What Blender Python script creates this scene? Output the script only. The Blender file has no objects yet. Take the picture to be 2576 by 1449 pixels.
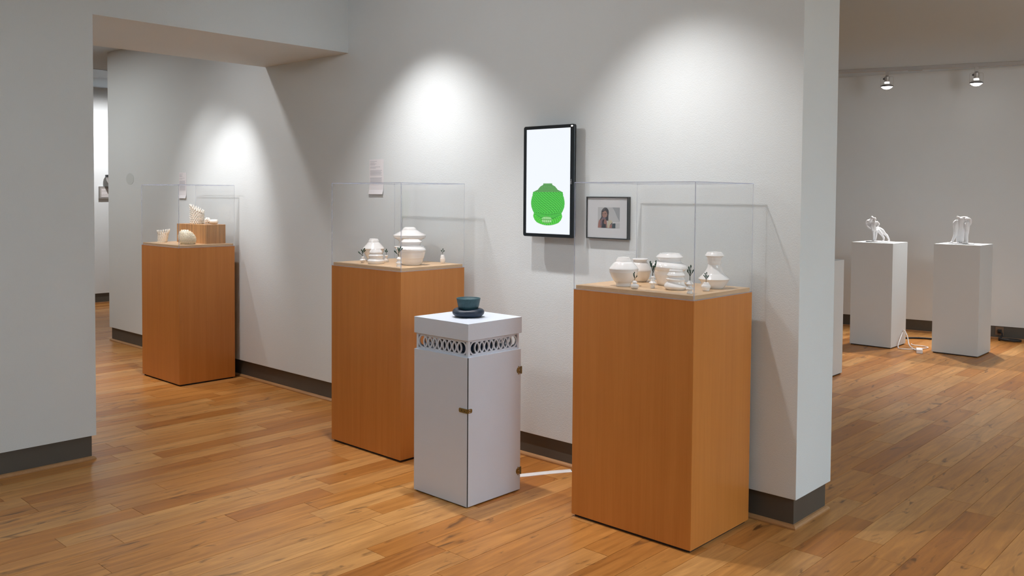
import bpy, bmesh, math, random
from mathutils import Vector, Matrix

SC = bpy.context.scene
COL = SC.collection
PI = math.pi
R = math.radians

# ------------------------------------------------------------------ camera
FPX = 2210.2
YAW, PIT, ROL = R(42.672), R(1.944), R(0.423)
cam_d = bpy.data.cameras.new('camera')
cam = bpy.data.objects.new('camera', cam_d)
COL.objects.link(cam)
fw = Vector((-math.sin(YAW)*math.cos(PIT), math.cos(YAW)*math.cos(PIT), -math.sin(PIT)))
rt = Vector((math.cos(YAW), math.sin(YAW), 0))
up = rt.cross(fw)
r2 = rt*math.cos(ROL) + up*math.sin(ROL)
u2 = up*math.cos(ROL) - rt*math.sin(ROL)
M = Matrix((r2, u2, -fw)).transposed().to_4x4()
M.translation = Vector((0, 0, 1.5))
cam.matrix_world = M
cam_d.sensor_fit = 'HORIZONTAL'
cam_d.sensor_width = 36.0
cam_d.lens = 36.0*FPX/2576.0
cam_d.shift_x = -11.8/2576.0
cam_d.shift_y = -157.5/2576.0
cam_d.clip_start = 0.05
SC.camera = cam
RT = rt.copy()                                   # horizontal right of the picture, used only to tilt vase rings

# ------------------------------------------------------------------ world, exposure
w = bpy.data.worlds.new('world'); SC.world = w
w.use_nodes = True
w.node_tree.nodes['Background'].inputs[0].default_value = (0.03, 0.03, 0.03, 1)
w.node_tree.nodes['Background'].inputs[1].default_value = 1.0
vs = SC.view_settings
vs.view_transform = 'Standard'; vs.look = 'None'; vs.gamma = 1.0; vs.use_curve_mapping = False
vs.exposure = 0.0
SC.display_settings.display_device = 'sRGB'
cy = SC.cycles
cy.use_denoising = True
cy.max_bounces = 5; cy.diffuse_bounces = 4; cy.glossy_bounces = 2; cy.transmission_bounces = 2
cy.transparent_max_bounces = 24
cy.use_adaptive_sampling = True; cy.adaptive_threshold = 0.2
cy.sample_clamp_indirect = 4.0
cy.caustics_reflective = False; cy.caustics_refractive = False

# ------------------------------------------------------------------ lamps of the gallery's ceiling tracks, plus added unseen fill lights
LAMP_COL = (1.0, 0.945, 0.925)
def spot(name, loc, target, watts, size, blend=0.6, radius=0.03, col=LAMP_COL):
    d = bpy.data.lights.new(name, 'SPOT')
    d.energy = watts; d.spot_size = R(size); d.spot_blend = blend
    d.shadow_soft_size = radius; d.color = col
    o = bpy.data.objects.new(name, d); COL.objects.link(o)
    o.location = loc
    o.rotation_euler = (Vector(target)-Vector(loc)).to_track_quat('-Z', 'Y').to_euler()
    return o
CEIL = 2.905
# strengths of the lamps and added lights, one per group
POW = dict(c=77, w=84, b=96, a1=92, a2=50, a3=32, right=208, back=18, front=18, left=44, hall=46, pool=45, lamps=185, farl=130, wash=60, up=125)
# along the picture wall
spot('track_spot', (-2.44, 3.04, 2.80), (-2.22, 3.50, 1.15), POW['c'], 90, 1.0)
spot('track_spot', (-3.28, 3.06, 2.80), (-3.18, 3.10, 0.90), POW['w'], 70, 0.9)
spot('track_spot', (-4.18, 3.06, 2.80), (-4.10, 3.50, 1.15), POW['b'], 92, 1.0)
spot('track_spot', (-6.25, 3.04, 2.80), (-6.72, 3.52, 1.15), POW['a1'], 62, 0.75)
spot('track_spot', (-6.33, 2.30, 2.80), (-5.90, 3.73, 0.90), POW['a3'], 130, 1.0)
spot('track_spot', (-7.25, 2.90, 2.80), (-6.80, 3.45, 1.10), POW['a2'], 80, 0.9)
spot('track_spot', (-11.2, 4.9, 2.8), (-12.16, 4.95, 1.5), POW['farl'], 112, 1.0)
# heads over the open floor
spot('floor_spot', (-3.3, 1.4, 2.82), (-3.3, 1.4, 0), POW['pool'], 72, 1.0, 0.06)
spot('floor_spot', (-2.3, 1.6, 2.82), (-2.3, 1.6, 0), POW['pool'], 72, 1.0, 0.06)
# unseen wide spot, added to brighten the upper wall
spot('added_wash', (-3.4, 1.1, 2.70), (-3.2, 3.73, 2.55), POW['wash'], 120, 1.0, 0.12)
# invented uplight that brightens the right hand room's upper wall and ceiling
spot('added_wash', (0.8, 5.6, 2.35), (-3.0, 10.2, 2.75), POW['up'], 150, 1.0, 0.6)
# broad area lights added out of view under the ceiling as room fill
FILL_COL = (0.76, 0.90, 1.0)
def added_fill(x, y, sx, sy, watts, col=None):
    d = bpy.data.lights.new('added_fill', 'AREA')
    d.shape = 'RECTANGLE'; d.size = sx; d.size_y = sy; d.energy = watts; d.color = col or FILL_COL
    o = bpy.data.objects.new('added_fill', d); COL.objects.link(o)
    o.location = (x, y, CEIL-.01)
added_fill(3.0, 2.6, 1.6, 2.4, POW['right'])
added_fill(0.2, -2.2, 2.0, 1.6, POW['back'])
added_fill(-3.4, -0.4, 1.6, 1.6, POW['front'])
added_fill(-8.9, 2.0, 2.2, 1.8, POW['left'], (0.97, 0.97, 0.95))
added_fill(2.2, 8.4, 1.6, 1.6, POW['hall'])
added_fill(-5.2, 6.6, 1.6, 1.6, POW['hall']*.35)

# ------------------------------------------------------------------ mesh helpers
def rnd_obj(name, bm, mat, parent=None, smooth=False, smooth_angle=None):
    me = bpy.data.meshes.new(name)
    bmesh.ops.recalc_face_normals(bm, faces=bm.faces[:])
    bm.to_mesh(me); bm.free()
    if mat is not None:
        for m in (mat if isinstance(mat, (list, tuple)) else [mat]):
            me.materials.append(m)
    if smooth:
        for p in me.polygons: p.use_smooth = True
        if smooth_angle:
            me.set_sharp_from_angle(angle=R(smooth_angle))
    o = bpy.data.objects.new(name, me); COL.objects.link(o)
    if parent is not None: o.parent = parent
    return o
obj = rnd_obj

def tag(o, label=None, cat=None, group=None, kind=None):
    if label: o['label'] = label
    if cat: o['category'] = cat
    if group: o['group'] = group
    if kind: o['kind'] = kind
    return o

def thing(name, loc, label, cat, group=None, rz=0.0):
    o = bpy.data.objects.new(name, None); COL.objects.link(o)
    o.empty_display_size = 0.05
    o.location = loc; o.rotation_euler = (0, 0, rz)
    return tag(o, label, cat, group)

def B():
    return bmesh.new()

def box(bm, x0, y0, z0, x1, y1, z1, bevel=0.0, mi=0):
    vs_ = [bm.verts.new(p) for p in ((x0,y0,z0),(x1,y0,z0),(x1,y1,z0),(x0,y1,z0),(x0,y0,z1),(x1,y0,z1),(x1,y1,z1),(x0,y1,z1))]
    fs = [bm.faces.new([vs_[i] for i in q]) for q in ((0,3,2,1),(4,5,6,7),(0,1,5,4),(1,2,6,5),(2,3,7,6),(3,0,4,7))]
    for f in fs: f.material_index = mi
    if bevel > 0:
        es = list({e for f in fs for e in f.edges})
        bmesh.ops.bevel(bm, geom=es, offset=bevel, segments=2, profile=0.5, affect='EDGES')
    return bm

def lathe(bm, prof, seg=48, center=(0,0,0), cap_bottom=True, cap_top=False, deform=None):
    rings = []
    for i, p in enumerate(prof):
        r, z = p[0], p[1]
        t = p[2] if len(p) > 2 else 0.0
        ring = []
        for k in range(seg):
            a = 2*PI*k/seg
            x, y = r*math.cos(a), r*math.sin(a)
            zz = z + t*(x*RT.x + y*RT.y)
            v = Vector((center[0]+x, center[1]+y, center[2]+zz))
            if deform: v = deform(v, a, i)
            ring.append(bm.verts.new(v))
        rings.append(ring)
    for a, b in zip(rings, rings[1:]):
        for k in range(seg):
            bm.faces.new((a[k], a[(k+1) % seg], b[(k+1) % seg], b[k]))
    if cap_bottom: bm.faces.new(list(reversed(rings[0])))
    if cap_top: bm.faces.new(rings[-1])
    return bm

def tube(bm, pts, rad, seg=8, caps=True):
    pts = [Vector(p) for p in pts]
    if not isinstance(rad, (list, tuple)): rad = [rad]*len(pts)
    rings = []
    n = len(pts)
    prev = None
    for i, p in enumerate(pts):
        d = (pts[min(i+1, n-1)] - pts[max(i-1, 0)]).normalized()
        if prev is None:
            a = d.orthogonal().normalized()
        else:
            a = (prev - d*prev.dot(d))
            a = a.normalized() if a.length > 1e-6 else d.orthogonal().normalized()
        prev = a
        b = d.cross(a)
        rings.append([bm.verts.new(p + (a*math.cos(2*PI*k/seg) + b*math.sin(2*PI*k/seg))*rad[i]) for k in range(seg)])
    for a, b in zip(rings, rings[1:]):
        for k in range(seg):
            bm.faces.new((a[k], a[(k+1) % seg], b[(k+1) % seg], b[k]))
    if caps:
        bm.faces.new(list(reversed(rings[0]))); bm.faces.new(rings[-1])
    return bm

def smooth_path(pts, n=8):
    pts = [Vector(p) for p in pts]
    out = []
    for i in range(len(pts)-1):
        p0 = pts[max(i-1, 0)]; p1 = pts[i]; p2 = pts[i+1]; p3 = pts[min(i+2, len(pts)-1)]
        for k in range(n):
            t = k/n
            out.append(0.5*((2*p1) + (p2-p0)*t + (2*p0-5*p1+4*p2-p3)*t*t + (3*p1-p0-3*p2+p3)*t**3))
    out.append(pts[-1])
    return out

def prism(bm, poly, h0, h1, axis='y', mi=0):
    """extrude a polygon given in (a, b) along an axis from h0 to h1"""
    def P(a, b, h):
        return {'y': (a, h, b), 'x': (h, a, b), 'z': (a, b, h)}[axis]
    lo = [bm.verts.new(P(a, b, h0)) for a, b in poly]
    hi = [bm.verts.new(P(a, b, h1)) for a, b in poly]
    n = len(poly)
    fs = [bm.faces.new(lo), bm.faces.new(list(reversed(hi)))]
    for k in range(n):
        fs.append(bm.faces.new((lo[k], hi[k], hi[(k+1) % n], lo[(k+1) % n])))
    for f in fs: f.material_index = mi
    return bm

def ellipsoid(bm, c, rx, ry, rz, seg=12, rot=None):
    mat = Matrix.Translation(Vector(c)) @ (rot.to_4x4() if rot else Matrix.Identity(4)) @ Matrix.Diagonal((rx, ry, rz, 1))
    bmesh.ops.create_uvsphere(bm, u_segments=seg, v_segments=max(6, seg*2//3), radius=1.0, matrix=mat)
    return bm

def rect_molding(bm, x0, y0, x1, y1, prof):
    """sweep (outward offset, z) profile round a rectangle with mitred corners"""
    loops = []
    for off, z in prof:
        loops.append([bm.verts.new(p) for p in ((x0-off, y0-off, z), (x1+off, y0-off, z), (x1+off, y1+off, z), (x0-off, y1+off, z))])
    n = len(loops)
    for i in range(n):
        a, b = loops[i], loops[(i+1) % n]
        for k in range(4):
            bm.faces.new((a[k], a[(k+1) % 4], b[(k+1) % 4], b[k]))
    return bm

# ------------------------------------------------------------------ materials
def new_mat(name):
    m = bpy.data.materials.new(name); m.use_nodes = True
    nt = m.node_tree
    return m, nt, nt.nodes['Principled BSDF']
def N(nt, t, **kw):
    n = nt.nodes.new(t)
    for k, v in kw.items():
        if k in n.inputs: n.inputs[k].default_value = v
        else: setattr(n, k, v)
    return n
def L(nt, a, b): nt.links.new(a, b)

def plain(name, col, rough=0.5, metal=0.0, spec=0.5, emit=None, estr=0.0, var=0.0, vscale=6.0, bump=0.0, bscale=80.0, coat=0.0):
    m, nt, b = new_mat(name)
    b.inputs['Base Color'].default_value = (*col, 1)
    b.inputs['Roughness'].default_value = rough
    b.inputs['Metallic'].default_value = metal
    b.inputs['Specular IOR Level'].default_value = spec
    b.inputs['Coat Weight'].default_value = coat
    if emit:
        b.inputs['Emission Color'].default_value = (*emit, 1); b.inputs['Emission Strength'].default_value = estr
    g = N(nt, 'ShaderNodeNewGeometry')
    if var > 0:
        no = N(nt, 'ShaderNodeTexNoise', Scale=vscale, Detail=1.0)
        L(nt, g.outputs['Position'], no.inputs['Vector'])
        mx = N(nt, 'ShaderNodeMix', data_type='RGBA')
        mx.inputs[6].default_value = (*[c*(1-var) for c in col], 1)
        mx.inputs[7].default_value = (*[min(1, c*(1+var)) for c in col], 1)
        L(nt, no.outputs['Fac'], mx.inputs[0]); L(nt, mx.outputs[2], b.inputs['Base Color'])
    if bump > 0:
        n2 = N(nt, 'ShaderNodeTexNoise', Scale=bscale, Detail=1.5)
        L(nt, g.outputs['Position'], n2.inputs['Vector'])
        bp = N(nt, 'ShaderNodeBump', Strength=1.0, Distance=bump)
        L(nt, n2.outputs['Fac'], bp.inputs['Height']); L(nt, bp.outputs['Normal'], b.inputs['Normal'])
    return m

M_WALL = plain('painted_wall', (0.705, 0.765, 0.79), 0.85, spec=0.25, var=0.015, vscale=3.0, bump=0.0008, bscale=210.0)
M_CEIL = plain('painted_ceiling', (0.55, 0.66, 0.75), 0.9, spec=0.2)
M_BASE = plain('vinyl_base', (0.085, 0.078, 0.066), 0.45, var=0.1, vscale=8)
M_WHITE = plain('white_paint', (0.64, 0.71, 0.82), 0.55, var=0.012, vscale=9, bump=0.0003, bscale=220)
M_WHITE2 = plain('white_pedestal_paint', (0.66, 0.70, 0.71), 0.6, var=0.012, vscale=7)
M_DARK = plain('dark_plinth', (0.012, 0.012, 0.014), 0.6)
M_CERAMIC = plain('white_glaze', (0.86, 0.85, 0.845), 0.16, spec=0.55, coat=0.4, var=0.01, vscale=30)
M_CREAM = plain('cream_ceramic', (0.86, 0.80, 0.66), 0.35, var=0.02, vscale=30)
M_CREAM2 = plain('pale_ceramic', (0.88, 0.85, 0.78), 0.35, var=0.02, vscale=30)
M_BLACK = plain('black_plastic', (0.006, 0.010, 0.014), 0.3)
M_BLACKRUB = plain('black_rubber', (0.010, 0.010, 0.011), 0.5)
M_WIRE = plain('white_cable', (0.82, 0.82, 0.83), 0.4)
M_BRASS = plain('aged_brass', (0.28, 0.21, 0.075), 0.42, metal=0.75, var=0.2, vscale=90)
M_SCREW = plain('bright_screw', (0.75, 0.62, 0.40), 0.3, metal=0.9)
M_PAPER = plain('label_paper', (0.80, 0.80, 0.84), 0.8)
M_INK = plain('grey_print', (0.48, 0.50, 0.56), 0.8)
M_FRAME = plain('black_frame', (0.012, 0.016, 0.020), 0.35)
M_MAT = plain('mat_board', (0.62, 0.65, 0.68), 0.8)
M_STEM = plain('plant_stem', (0.030, 0.035, 0.018), 0.6)
M_LEAF = plain('plant_leaf', (0.006, 0.050, 0.028), 0.6, var=0.4, vscale=200)
M_TEAL = plain('teal_glaze', (0.030, 0.085, 0.105), 0.45, var=0.35, vscale=60, bump=0.0006, bscale=200)
M_NAVY = plain('navy_stone', (0.010, 0.022, 0.045), 0.42, var=0.3, vscale=50, bump=0.0006, bscale=150)
M_TRACK = plain('track_metal', (0.42, 0.43, 0.43), 0.45)
M_LAMPGREY = plain('lamp_metal', (0.50, 0.51, 0.51), 0.35, metal=0.3)
M_LAMPDARK = plain('lamp_rim', (0.10, 0.10, 0.11), 0.4, metal=0.4)
M_LENS = plain('lit_lens', (0.9, 0.9, 0.9), 0.3, emit=(1.0, 0.98, 0.95), estr=9.0)
M_GLOW = plain('lit_bulb_neck', (0.9, 0.9, 0.9), 0.3, emit=(1.0, 0.98, 0.95), estr=2.5)
M_STATUE = plain('white_plaster', (0.82, 0.82, 0.83), 0.4, var=0.03, vscale=40, bump=0.0012, bscale=120)
M_STATUE_D = plain('grey_plaster', (0.38, 0.40, 0.45), 0.5, var=0.08, vscale=40, bump=0.0012, bscale=120)
M_DISC = plain('grey_cover', (0.60, 0.66, 0.67), 0.8)
M_VENT = plain('blue_grey_vent', (0.16, 0.20, 0.23), 0.5)
M_PLAQUE = plain('grey_plaque', (0.42, 0.41, 0.40), 0.6, var=0.25, vscale=60)
M_LED = plain('white_mark', (0.9, 0.9, 0.92), 0.4, emit=(1, 1, 1), estr=0.7)
M_SILVER = plain('silver_letter', (0.6, 0.62, 0.65), 0.3, metal=0.5)

def wood_mat(name, cols, axis='z', grain=26.0, rough=0.38, coat=0.15, contrast=1.0):
    """veneer: fine grain stretched along one axis"""
    m, nt, b = new_mat(name)
    g = N(nt, 'ShaderNodeNewGeometry')
    mp = N(nt, 'ShaderNodeMapping')
    s = {'z': (grain, grain, 0.9), 'x': (0.9, grain, grain), 'y': (grain, 0.9, grain)}[axis]
    mp.inputs['Scale'].default_value = s
    L(nt, g.outputs['Position'], mp.inputs['Vector'])
    n1 = N(nt, 'ShaderNodeTexNoise', Scale=1.0, Detail=4.0, Roughness=0.6, Distortion=0.4)
    L(nt, mp.outputs[0], n1.inputs['Vector'])
    n2 = N(nt, 'ShaderNodeTexNoise', Scale=5.0, Detail=1.0)
    L(nt, mp.outputs[0], n2.inputs['Vector'])
    ad = N(nt, 'ShaderNodeMath', operation='MULTIPLY_ADD'); ad.inputs[1].default_value = 0.35
    L(nt, n2.outputs['Fac'], ad.inputs[0]); L(nt, n1.outputs['Fac'], ad.inputs[2])
    cr = N(nt, 'ShaderNodeValToRGB')
    cr.color_ramp.elements[0].position = 0.5-0.25*contrast; cr.color_ramp.elements[0].color = (*cols[0], 1)
    cr.color_ramp.elements[1].position = 0.68+0.2*contrast; cr.color_ramp.elements[1].color = (*cols[1], 1)
    L(nt, ad.outputs[0], cr.inputs[0]); L(nt, cr.outputs[0], b.inputs['Base Color'])
    b.inputs['Roughness'].default_value = rough
    b.inputs['Coat Weight'].default_value = coat; b.inputs['Coat Roughness'].default_value = 0.25
    return m
M_MAPLE = wood_mat('maple_veneer', ((0.50, 0.175, 0.030), (0.60, 0.235, 0.050)), 'z', 26)
M_DECK = wood_mat('maple_deck', ((0.64, 0.42, 0.23), (0.72, 0.50, 0.30)), 'y', 26)
M_BAMBOO = wood_mat('bamboo', ((0.24, 0.11, 0.035), (0.56, 0.30, 0.12)), 'z', 44, contrast=0.6)
M_SHOE = wood_mat('shoe_wood', ((0.36, 0.18, 0.07), (0.46, 0.25, 0.11)), 'x', 30, 0.35)

def floor_mat():
    m, nt, b = new_mat('maple_plank')
    g = N(nt, 'ShaderNodeNewGeometry')
    at = N(nt, 'ShaderNodeAttribute', attribute_name='prand', attribute_type='GEOMETRY')
    # every plank reads its own piece of grain
    off = N(nt, 'ShaderNodeVectorMath', operation='SCALE'); off.inputs['Scale'].default_value = 37.0
    cmb = N(nt, 'ShaderNodeCombineXYZ')
    L(nt, at.outputs['Fac'], cmb.inputs[0]); L(nt, at.outputs['Fac'], cmb.inputs[1]); L(nt, at.outputs['Fac'], cmb.inputs[2])
    L(nt, cmb.outputs[0], off.inputs[0])
    add = N(nt, 'ShaderNodeVectorMath', operation='ADD')
    L(nt, g.outputs['Position'], add.inputs[0]); L(nt, off.outputs[0], add.inputs[1])
    mp = N(nt, 'ShaderNodeMapping'); mp.inputs['Scale'].default_value = (26, 2.2, 1)
    L(nt, add.outputs[0], mp.inputs['Vector'])
    n1 = N(nt, 'ShaderNodeTexNoise', Scale=1.0, Detail=4.0, Roughness=0.62, Distortion=0.7)
    L(nt, mp.outputs[0], n1.inputs['Vector'])
    # base tone of the plank
    cr = N(nt, 'ShaderNodeValToRGB')
    e = cr.color_ramp.elements
    e[0].position = 0.0; e[0].color = (0.46, 0.182, 0.042, 1)
    e[1].position = 1.0; e[1].color = (0.66, 0.35, 0.122, 1)
    k = e.new(0.3); k.color = (0.55, 0.235, 0.056, 1)
    k = e.new(0.7); k.color = (0.60, 0.288, 0.088, 1)
    L(nt, at.outputs['Fac'], cr.inputs[0])
    gr = N(nt, 'ShaderNodeValToRGB')
    gr.color_ramp.elements[0].position = 0.28; gr.color_ramp.elements[0].color = (0.66, 0.60, 0.54, 1)
    gr.color_ramp.elements[1].position = 0.70; gr.color_ramp.elements[1].color = (1.10, 1.10, 1.10, 1)
    L(nt, n1.outputs['Fac'], gr.inputs[0])
    mul = N(nt, 'ShaderNodeMix', data_type='RGBA', blend_type='MULTIPLY'); mul.inputs[0].default_value = 1.0
    L(nt, cr.outputs[0], mul.inputs[6]); L(nt, gr.outputs[0], mul.inputs[7])
    # mineral streaks and knots, sparse and long
    mp2 = N(nt, 'ShaderNodeMapping'); mp2.inputs['Scale'].default_value = (15, 3.4, 1)
    L(nt, add.outputs[0], mp2.inputs['Vector'])
    n3 = N(nt, 'ShaderNodeTexNoise', Scale=1.0, Detail=3.0, Roughness=0.55, Distortion=1.4)
    L(nt, mp2.outputs[0], n3.inputs['Vector'])
    st = N(nt, 'ShaderNodeMapRange'); st.inputs['From Min'].default_value = 0.615; st.inputs['From Max'].default_value = 0.74
    st.inputs['To Max'].default_value = 0.80
    L(nt, n3.outputs['Fac'], st.inputs['Value'])
    mx = N(nt, 'ShaderNodeMix', data_type='RGBA'); mx.inputs[7].default_value = (0.085, 0.040, 0.018, 1)
    L(nt, st.outputs[0], mx.inputs[0]); L(nt, mul.outputs[2], mx.inputs[6])
    L(nt, mx.outputs[2], b.inputs['Base Color'])
    rg = N(nt, 'ShaderNodeMapRange'); rg.inputs['To Min'].default_value = 0.26; rg.inputs['To Max'].default_value = 0.40
    L(nt, n1.outputs['Fac'], rg.inputs['Value']); L(nt, rg.outputs[0], b.inputs['Roughness'])
    b.inputs['Specular IOR Level'].default_value = 0.32
    return m
M_FLOOR = floor_mat()
M_SUB = plain('subfloor', (0.06, 0.035, 0.02), 0.9)

def acrylic():
    m, nt, b = new_mat('clear_acrylic')
    nt.nodes.remove(b)
    out = nt.nodes['Material Output']
    # Schlick reflectance, the same from either side of the thin sheet
    g = N(nt, 'ShaderNodeNewGeometry')
    dt = N(nt, 'ShaderNodeVectorMath', operation='DOT_PRODUCT')
    L(nt, g.outputs['Normal'], dt.inputs[0]); L(nt, g.outputs['Incoming'], dt.inputs[1])
    ab = N(nt, 'ShaderNodeMath', operation='ABSOLUTE'); L(nt, dt.outputs['Value'], ab.inputs[0])
    om = N(nt, 'ShaderNodeMath', operation='SUBTRACT', use_clamp=True); om.inputs[0].default_value = 1.0; L(nt, ab.outputs[0], om.inputs[1])
    pw = N(nt, 'ShaderNodeMath', operation='POWER'); pw.inputs[1].default_value = 5.0; L(nt, om.outputs[0], pw.inputs[0])
    fr = N(nt, 'ShaderNodeMath', operation='MULTIPLY_ADD'); fr.inputs[1].default_value = 0.55; fr.inputs[2].default_value = 0.018
    L(nt, pw.outputs[0], fr.inputs[0])
    tr = N(nt, 'ShaderNodeBsdfTransparent'); tr.inputs[0].default_value = (0.998, 0.999, 1.0, 1)
    gl = N(nt, 'ShaderNodeBsdfGlossy'); gl.inputs['Roughness'].default_value = 0.015
    mx = N(nt, 'ShaderNodeMixShader')
    L(nt, fr.outputs[0], mx.inputs[0]); L(nt, tr.outputs[0], mx.inputs[1]); L(nt, gl.outputs[0], mx.inputs[2])
    L(nt, mx.outputs[0], out.inputs['Surface'])
    return m
M_ACRYLIC = acrylic()
def acrylic_edge():
    m, nt, b = new_mat('polished_acrylic_edge')
    out = nt.nodes['Material Output']
    b.inputs['Base Color'].default_value = (0.58, 0.64, 0.80, 1); b.inputs['Roughness'].default_value = 0.2
    tr = N(nt, 'ShaderNodeBsdfTransparent')
    mx = N(nt, 'ShaderNodeMixShader'); mx.inputs[0].default_value = 0.55
    L(nt, b.outputs[0], mx.inputs[1]); L(nt, tr.outputs[0], mx.inputs[2]); L(nt, mx.outputs[0], out.inputs['Surface'])
    return m
M_EDGE = acrylic_edge()

# ------------------------------------------------------------------ the rooms
YW, XE, TH = 3.730, -1.719, 0.376              # face of the long picture wall, its free end, its thickness
XL0 = -9.05                                    # far end of that wall
XB0, XB1, YJ, ZB = -6.114, -5.048, 2.003, 2.485  # left wall and the beam that continues it
ZD = 0.138                                     # the plaster stops here, above a recessed base
IN = 0.018
RX0, RX1, RY0, RY1 = -12.16, 4.2, -3.6, 12.4
def structure(name, bm, mat, smooth=False):
    return tag(obj(name, bm, mat, None, smooth), kind='structure')

structure('ceiling', box(B(), RX0-.2, RY0-.2, CEIL, RX1+.2, RY1+.2, CEIL+.1), M_CEIL)
structure('wall_center', box(B(), XL0, YW, ZD, XE, YW+TH, CEIL, 0.002), M_WALL)
structure('baseboard_center', box(B(), XL0+IN, YW+IN, 0, XE-IN, YW+TH-IN, ZD), M_BASE)
SHOE = [(0.0, 0.001), (0.018, 0.001), (0.018, 0.008), (0.014, 0.014), (0.008, 0.0185), (0.0, 0.020)]
structure('trim_1', rect_molding(B(), XL0+IN, YW+IN, XE-IN, YW+TH-IN, SHOE), M_SHOE)
structure('wall_left', box(B(), XB0, RY0, ZD, XB1, YJ, CEIL, 0.0), M_WALL)
structure('baseboard_left', box(B(), XB0+IN, RY0, 0, XB1-IN, YJ-IN, ZD), M_BASE)
structure('trim_2', rect_molding(B(), XB0+IN, RY0+.02, XB1-IN, YJ-IN, SHOE), M_SHOE)
structure('wall_beam', box(B(), XB0, YJ, ZB, XB1, YW, CEIL, 0.0), M_WALL)
structure('wall_far_left', box(B(), RX0-.2, RY0, ZD, RX0, RY1, CEIL), M_WALL)
structure('baseboard_far_left', box(B(), RX0-.2, RY0, 0, RX0-IN, RY1, ZD), M_BASE)
structure('trim_3', box(B(), RX0-IN, RY0, 0.001, RX0, RY1, 0.018), M_SHOE)
structure('wall_back', box(B(), RX0, RY0-.2, 0, RX1, RY0, CEIL), M_WALL)
structure('wall_right', box(B(), RX1, RY0, 0, RX1+.2, RY1, CEIL), M_WALL)
# far wall of the right hand room, slightly askew to the picture wall
FA = math.atan2(0.29, 1.80)
FP = Vector((-4.126, 10.16, 0))
def far_xf(o):
    o.location = FP; o.rotation_euler = (0, 0, FA)
far_xf(structure('wall_far', box(B(), -8.3, 0, ZD, 8.6, 0.2, CEIL), M_WALL))
far_xf(structure('baseboard_far', box(B(), -8.3, IN, 0, 8.6, 0.2, ZD), M_BASE))
far_xf(structure('trim_4', box(B(), -8.3, 0, 0.001, 8.6, IN, 0.018), M_SHOE))

# ------------------------------------------------------------------ floor of single planks
flo = structure('floor', box(B(), RX0-.2, RY0-.2, -0.10, RX1+.2, RY1+.2, -0.006), M_SUB)
PWID, GAP = 0.132, 0.0018
rng = random.Random(11)
camM = M.inverted()
def project(x, y, z=0.0):
    p = camM @ Vector((x, y, z))
    if p.z > -0.2: return None
    return (1299.8 + FPX*p.x/-p.z, 567.0 - FPX*p.y/-p.z)
BLOCK = [(-2.566, 3.177, -1.923, 3.679), (-4.42, 3.144, -3.77, 3.632), (-7.14, 3.207, -6.496, 3.678), (-3.372, 2.901, -2.983, 3.275),
         (XL0, YW, XE, YW+TH), (XB0, RY0, XB1, YJ), (-3.57, 8.93, -3.15, 9.34), (-2.8, 9.02, -2.385, 9.44), (-3.4, 6.95, -3.0, 7.37)]
def hidden(x, y):
    for (a, b_, c, d) in BLOCK:
        t0, t1 = 0.0, 0.999
        ok = True
        for o_, dd, lo, hi in ((0, x, a, c), (0, y, b_, d)):
            if abs(dd) < 1e-9:
                if not (lo <= o_ <= hi): ok = False; break
                continue
            u, v = (lo-o_)/dd, (hi-o_)/dd
            if u > v: u, v = v, u
            t0, t1 = max(t0, u), min(t1, v)
        if ok and t0 < t1:
            # height of the line of sight where it leaves the blocker
            top = 2.9 if (c-a) > 0.9 else (1.0 if (c-a) > 0.45 else 0.72)
            if 1.5*(1-t1) < top: return True
    return False
planks = []
ncol = int((RX1-RX0+0.4)/PWID)+2
c0 = -2.69 - PWID*int((-2.69-(RX0-.2))/PWID)
for c in range(ncol):
    x0 = c0 + c*PWID
    if x0 > RX1: break
    y = RY0 - rng.random()*0.9
    while y < RY1:
        ln = rng.choice((0.42, 0.55, 0.7, 0.85, 1.0, 1.15, 1.3)) * rng.uniform(0.9, 1.1)
        a = 0.0
        mx_, my_ = x0+PWID/2, y+ln/2
        seen = 0
        for (sx, sy) in ((.5, .5), (.5, .15), (.5, .85), (.1, .4), (.9, .6), (.5, .3), (.5, .7)):
            q = project(x0+PWID*sx, y+ln*sy)
            if q and -5 < q[0] < 2581 and 0 < q[1] < 1454 and not hidden(x0+PWID*sx, y+ln*sy): seen += 1
        q = [project(x0, y), project(x0+PWID, y), project(x0+PWID, y+ln), project(x0, y+ln)]
        if seen and all(q):
            a = 0.5*abs(sum(q[i][0]*q[(i+1) % 4][1]-q[(i+1) % 4][0]*q[i][1] for i in range(4)))*seen/7
        elif seen:
            a = 40000.0*seen/7
        planks.append((a, x0, y, ln, rng.random(), rng.uniform(-0.0002, 0.0002)))
        y += ln
planks.sort(key=lambda p: -p[0])
def plank_geo(bm, lay, p):
    a, x0, y, ln, rv, dz = p
    nf = len(bm.faces)
    box(bm, x0+GAP/2, y+GAP/2, -0.006, x0+PWID-GAP/2, y+ln-GAP/2, dz)
    bm.faces.ensure_lookup_table()
    for f in bm.faces[nf:]: f[lay] = rv
for p in planks[:300]:
    if p[0] <= 0: continue
    bm = B(); lay = bm.faces.layers.float.new('prand')
    plank_geo(bm, lay, p)
    obj('plank', bm, M_FLOOR, flo)
bm = B(); lay = bm.faces.layers.float.new('prand')
for p in planks[300:]: plank_geo(bm, lay, p)
tag(obj('plank_field', bm, M_FLOOR, flo), kind='stuff')

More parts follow.
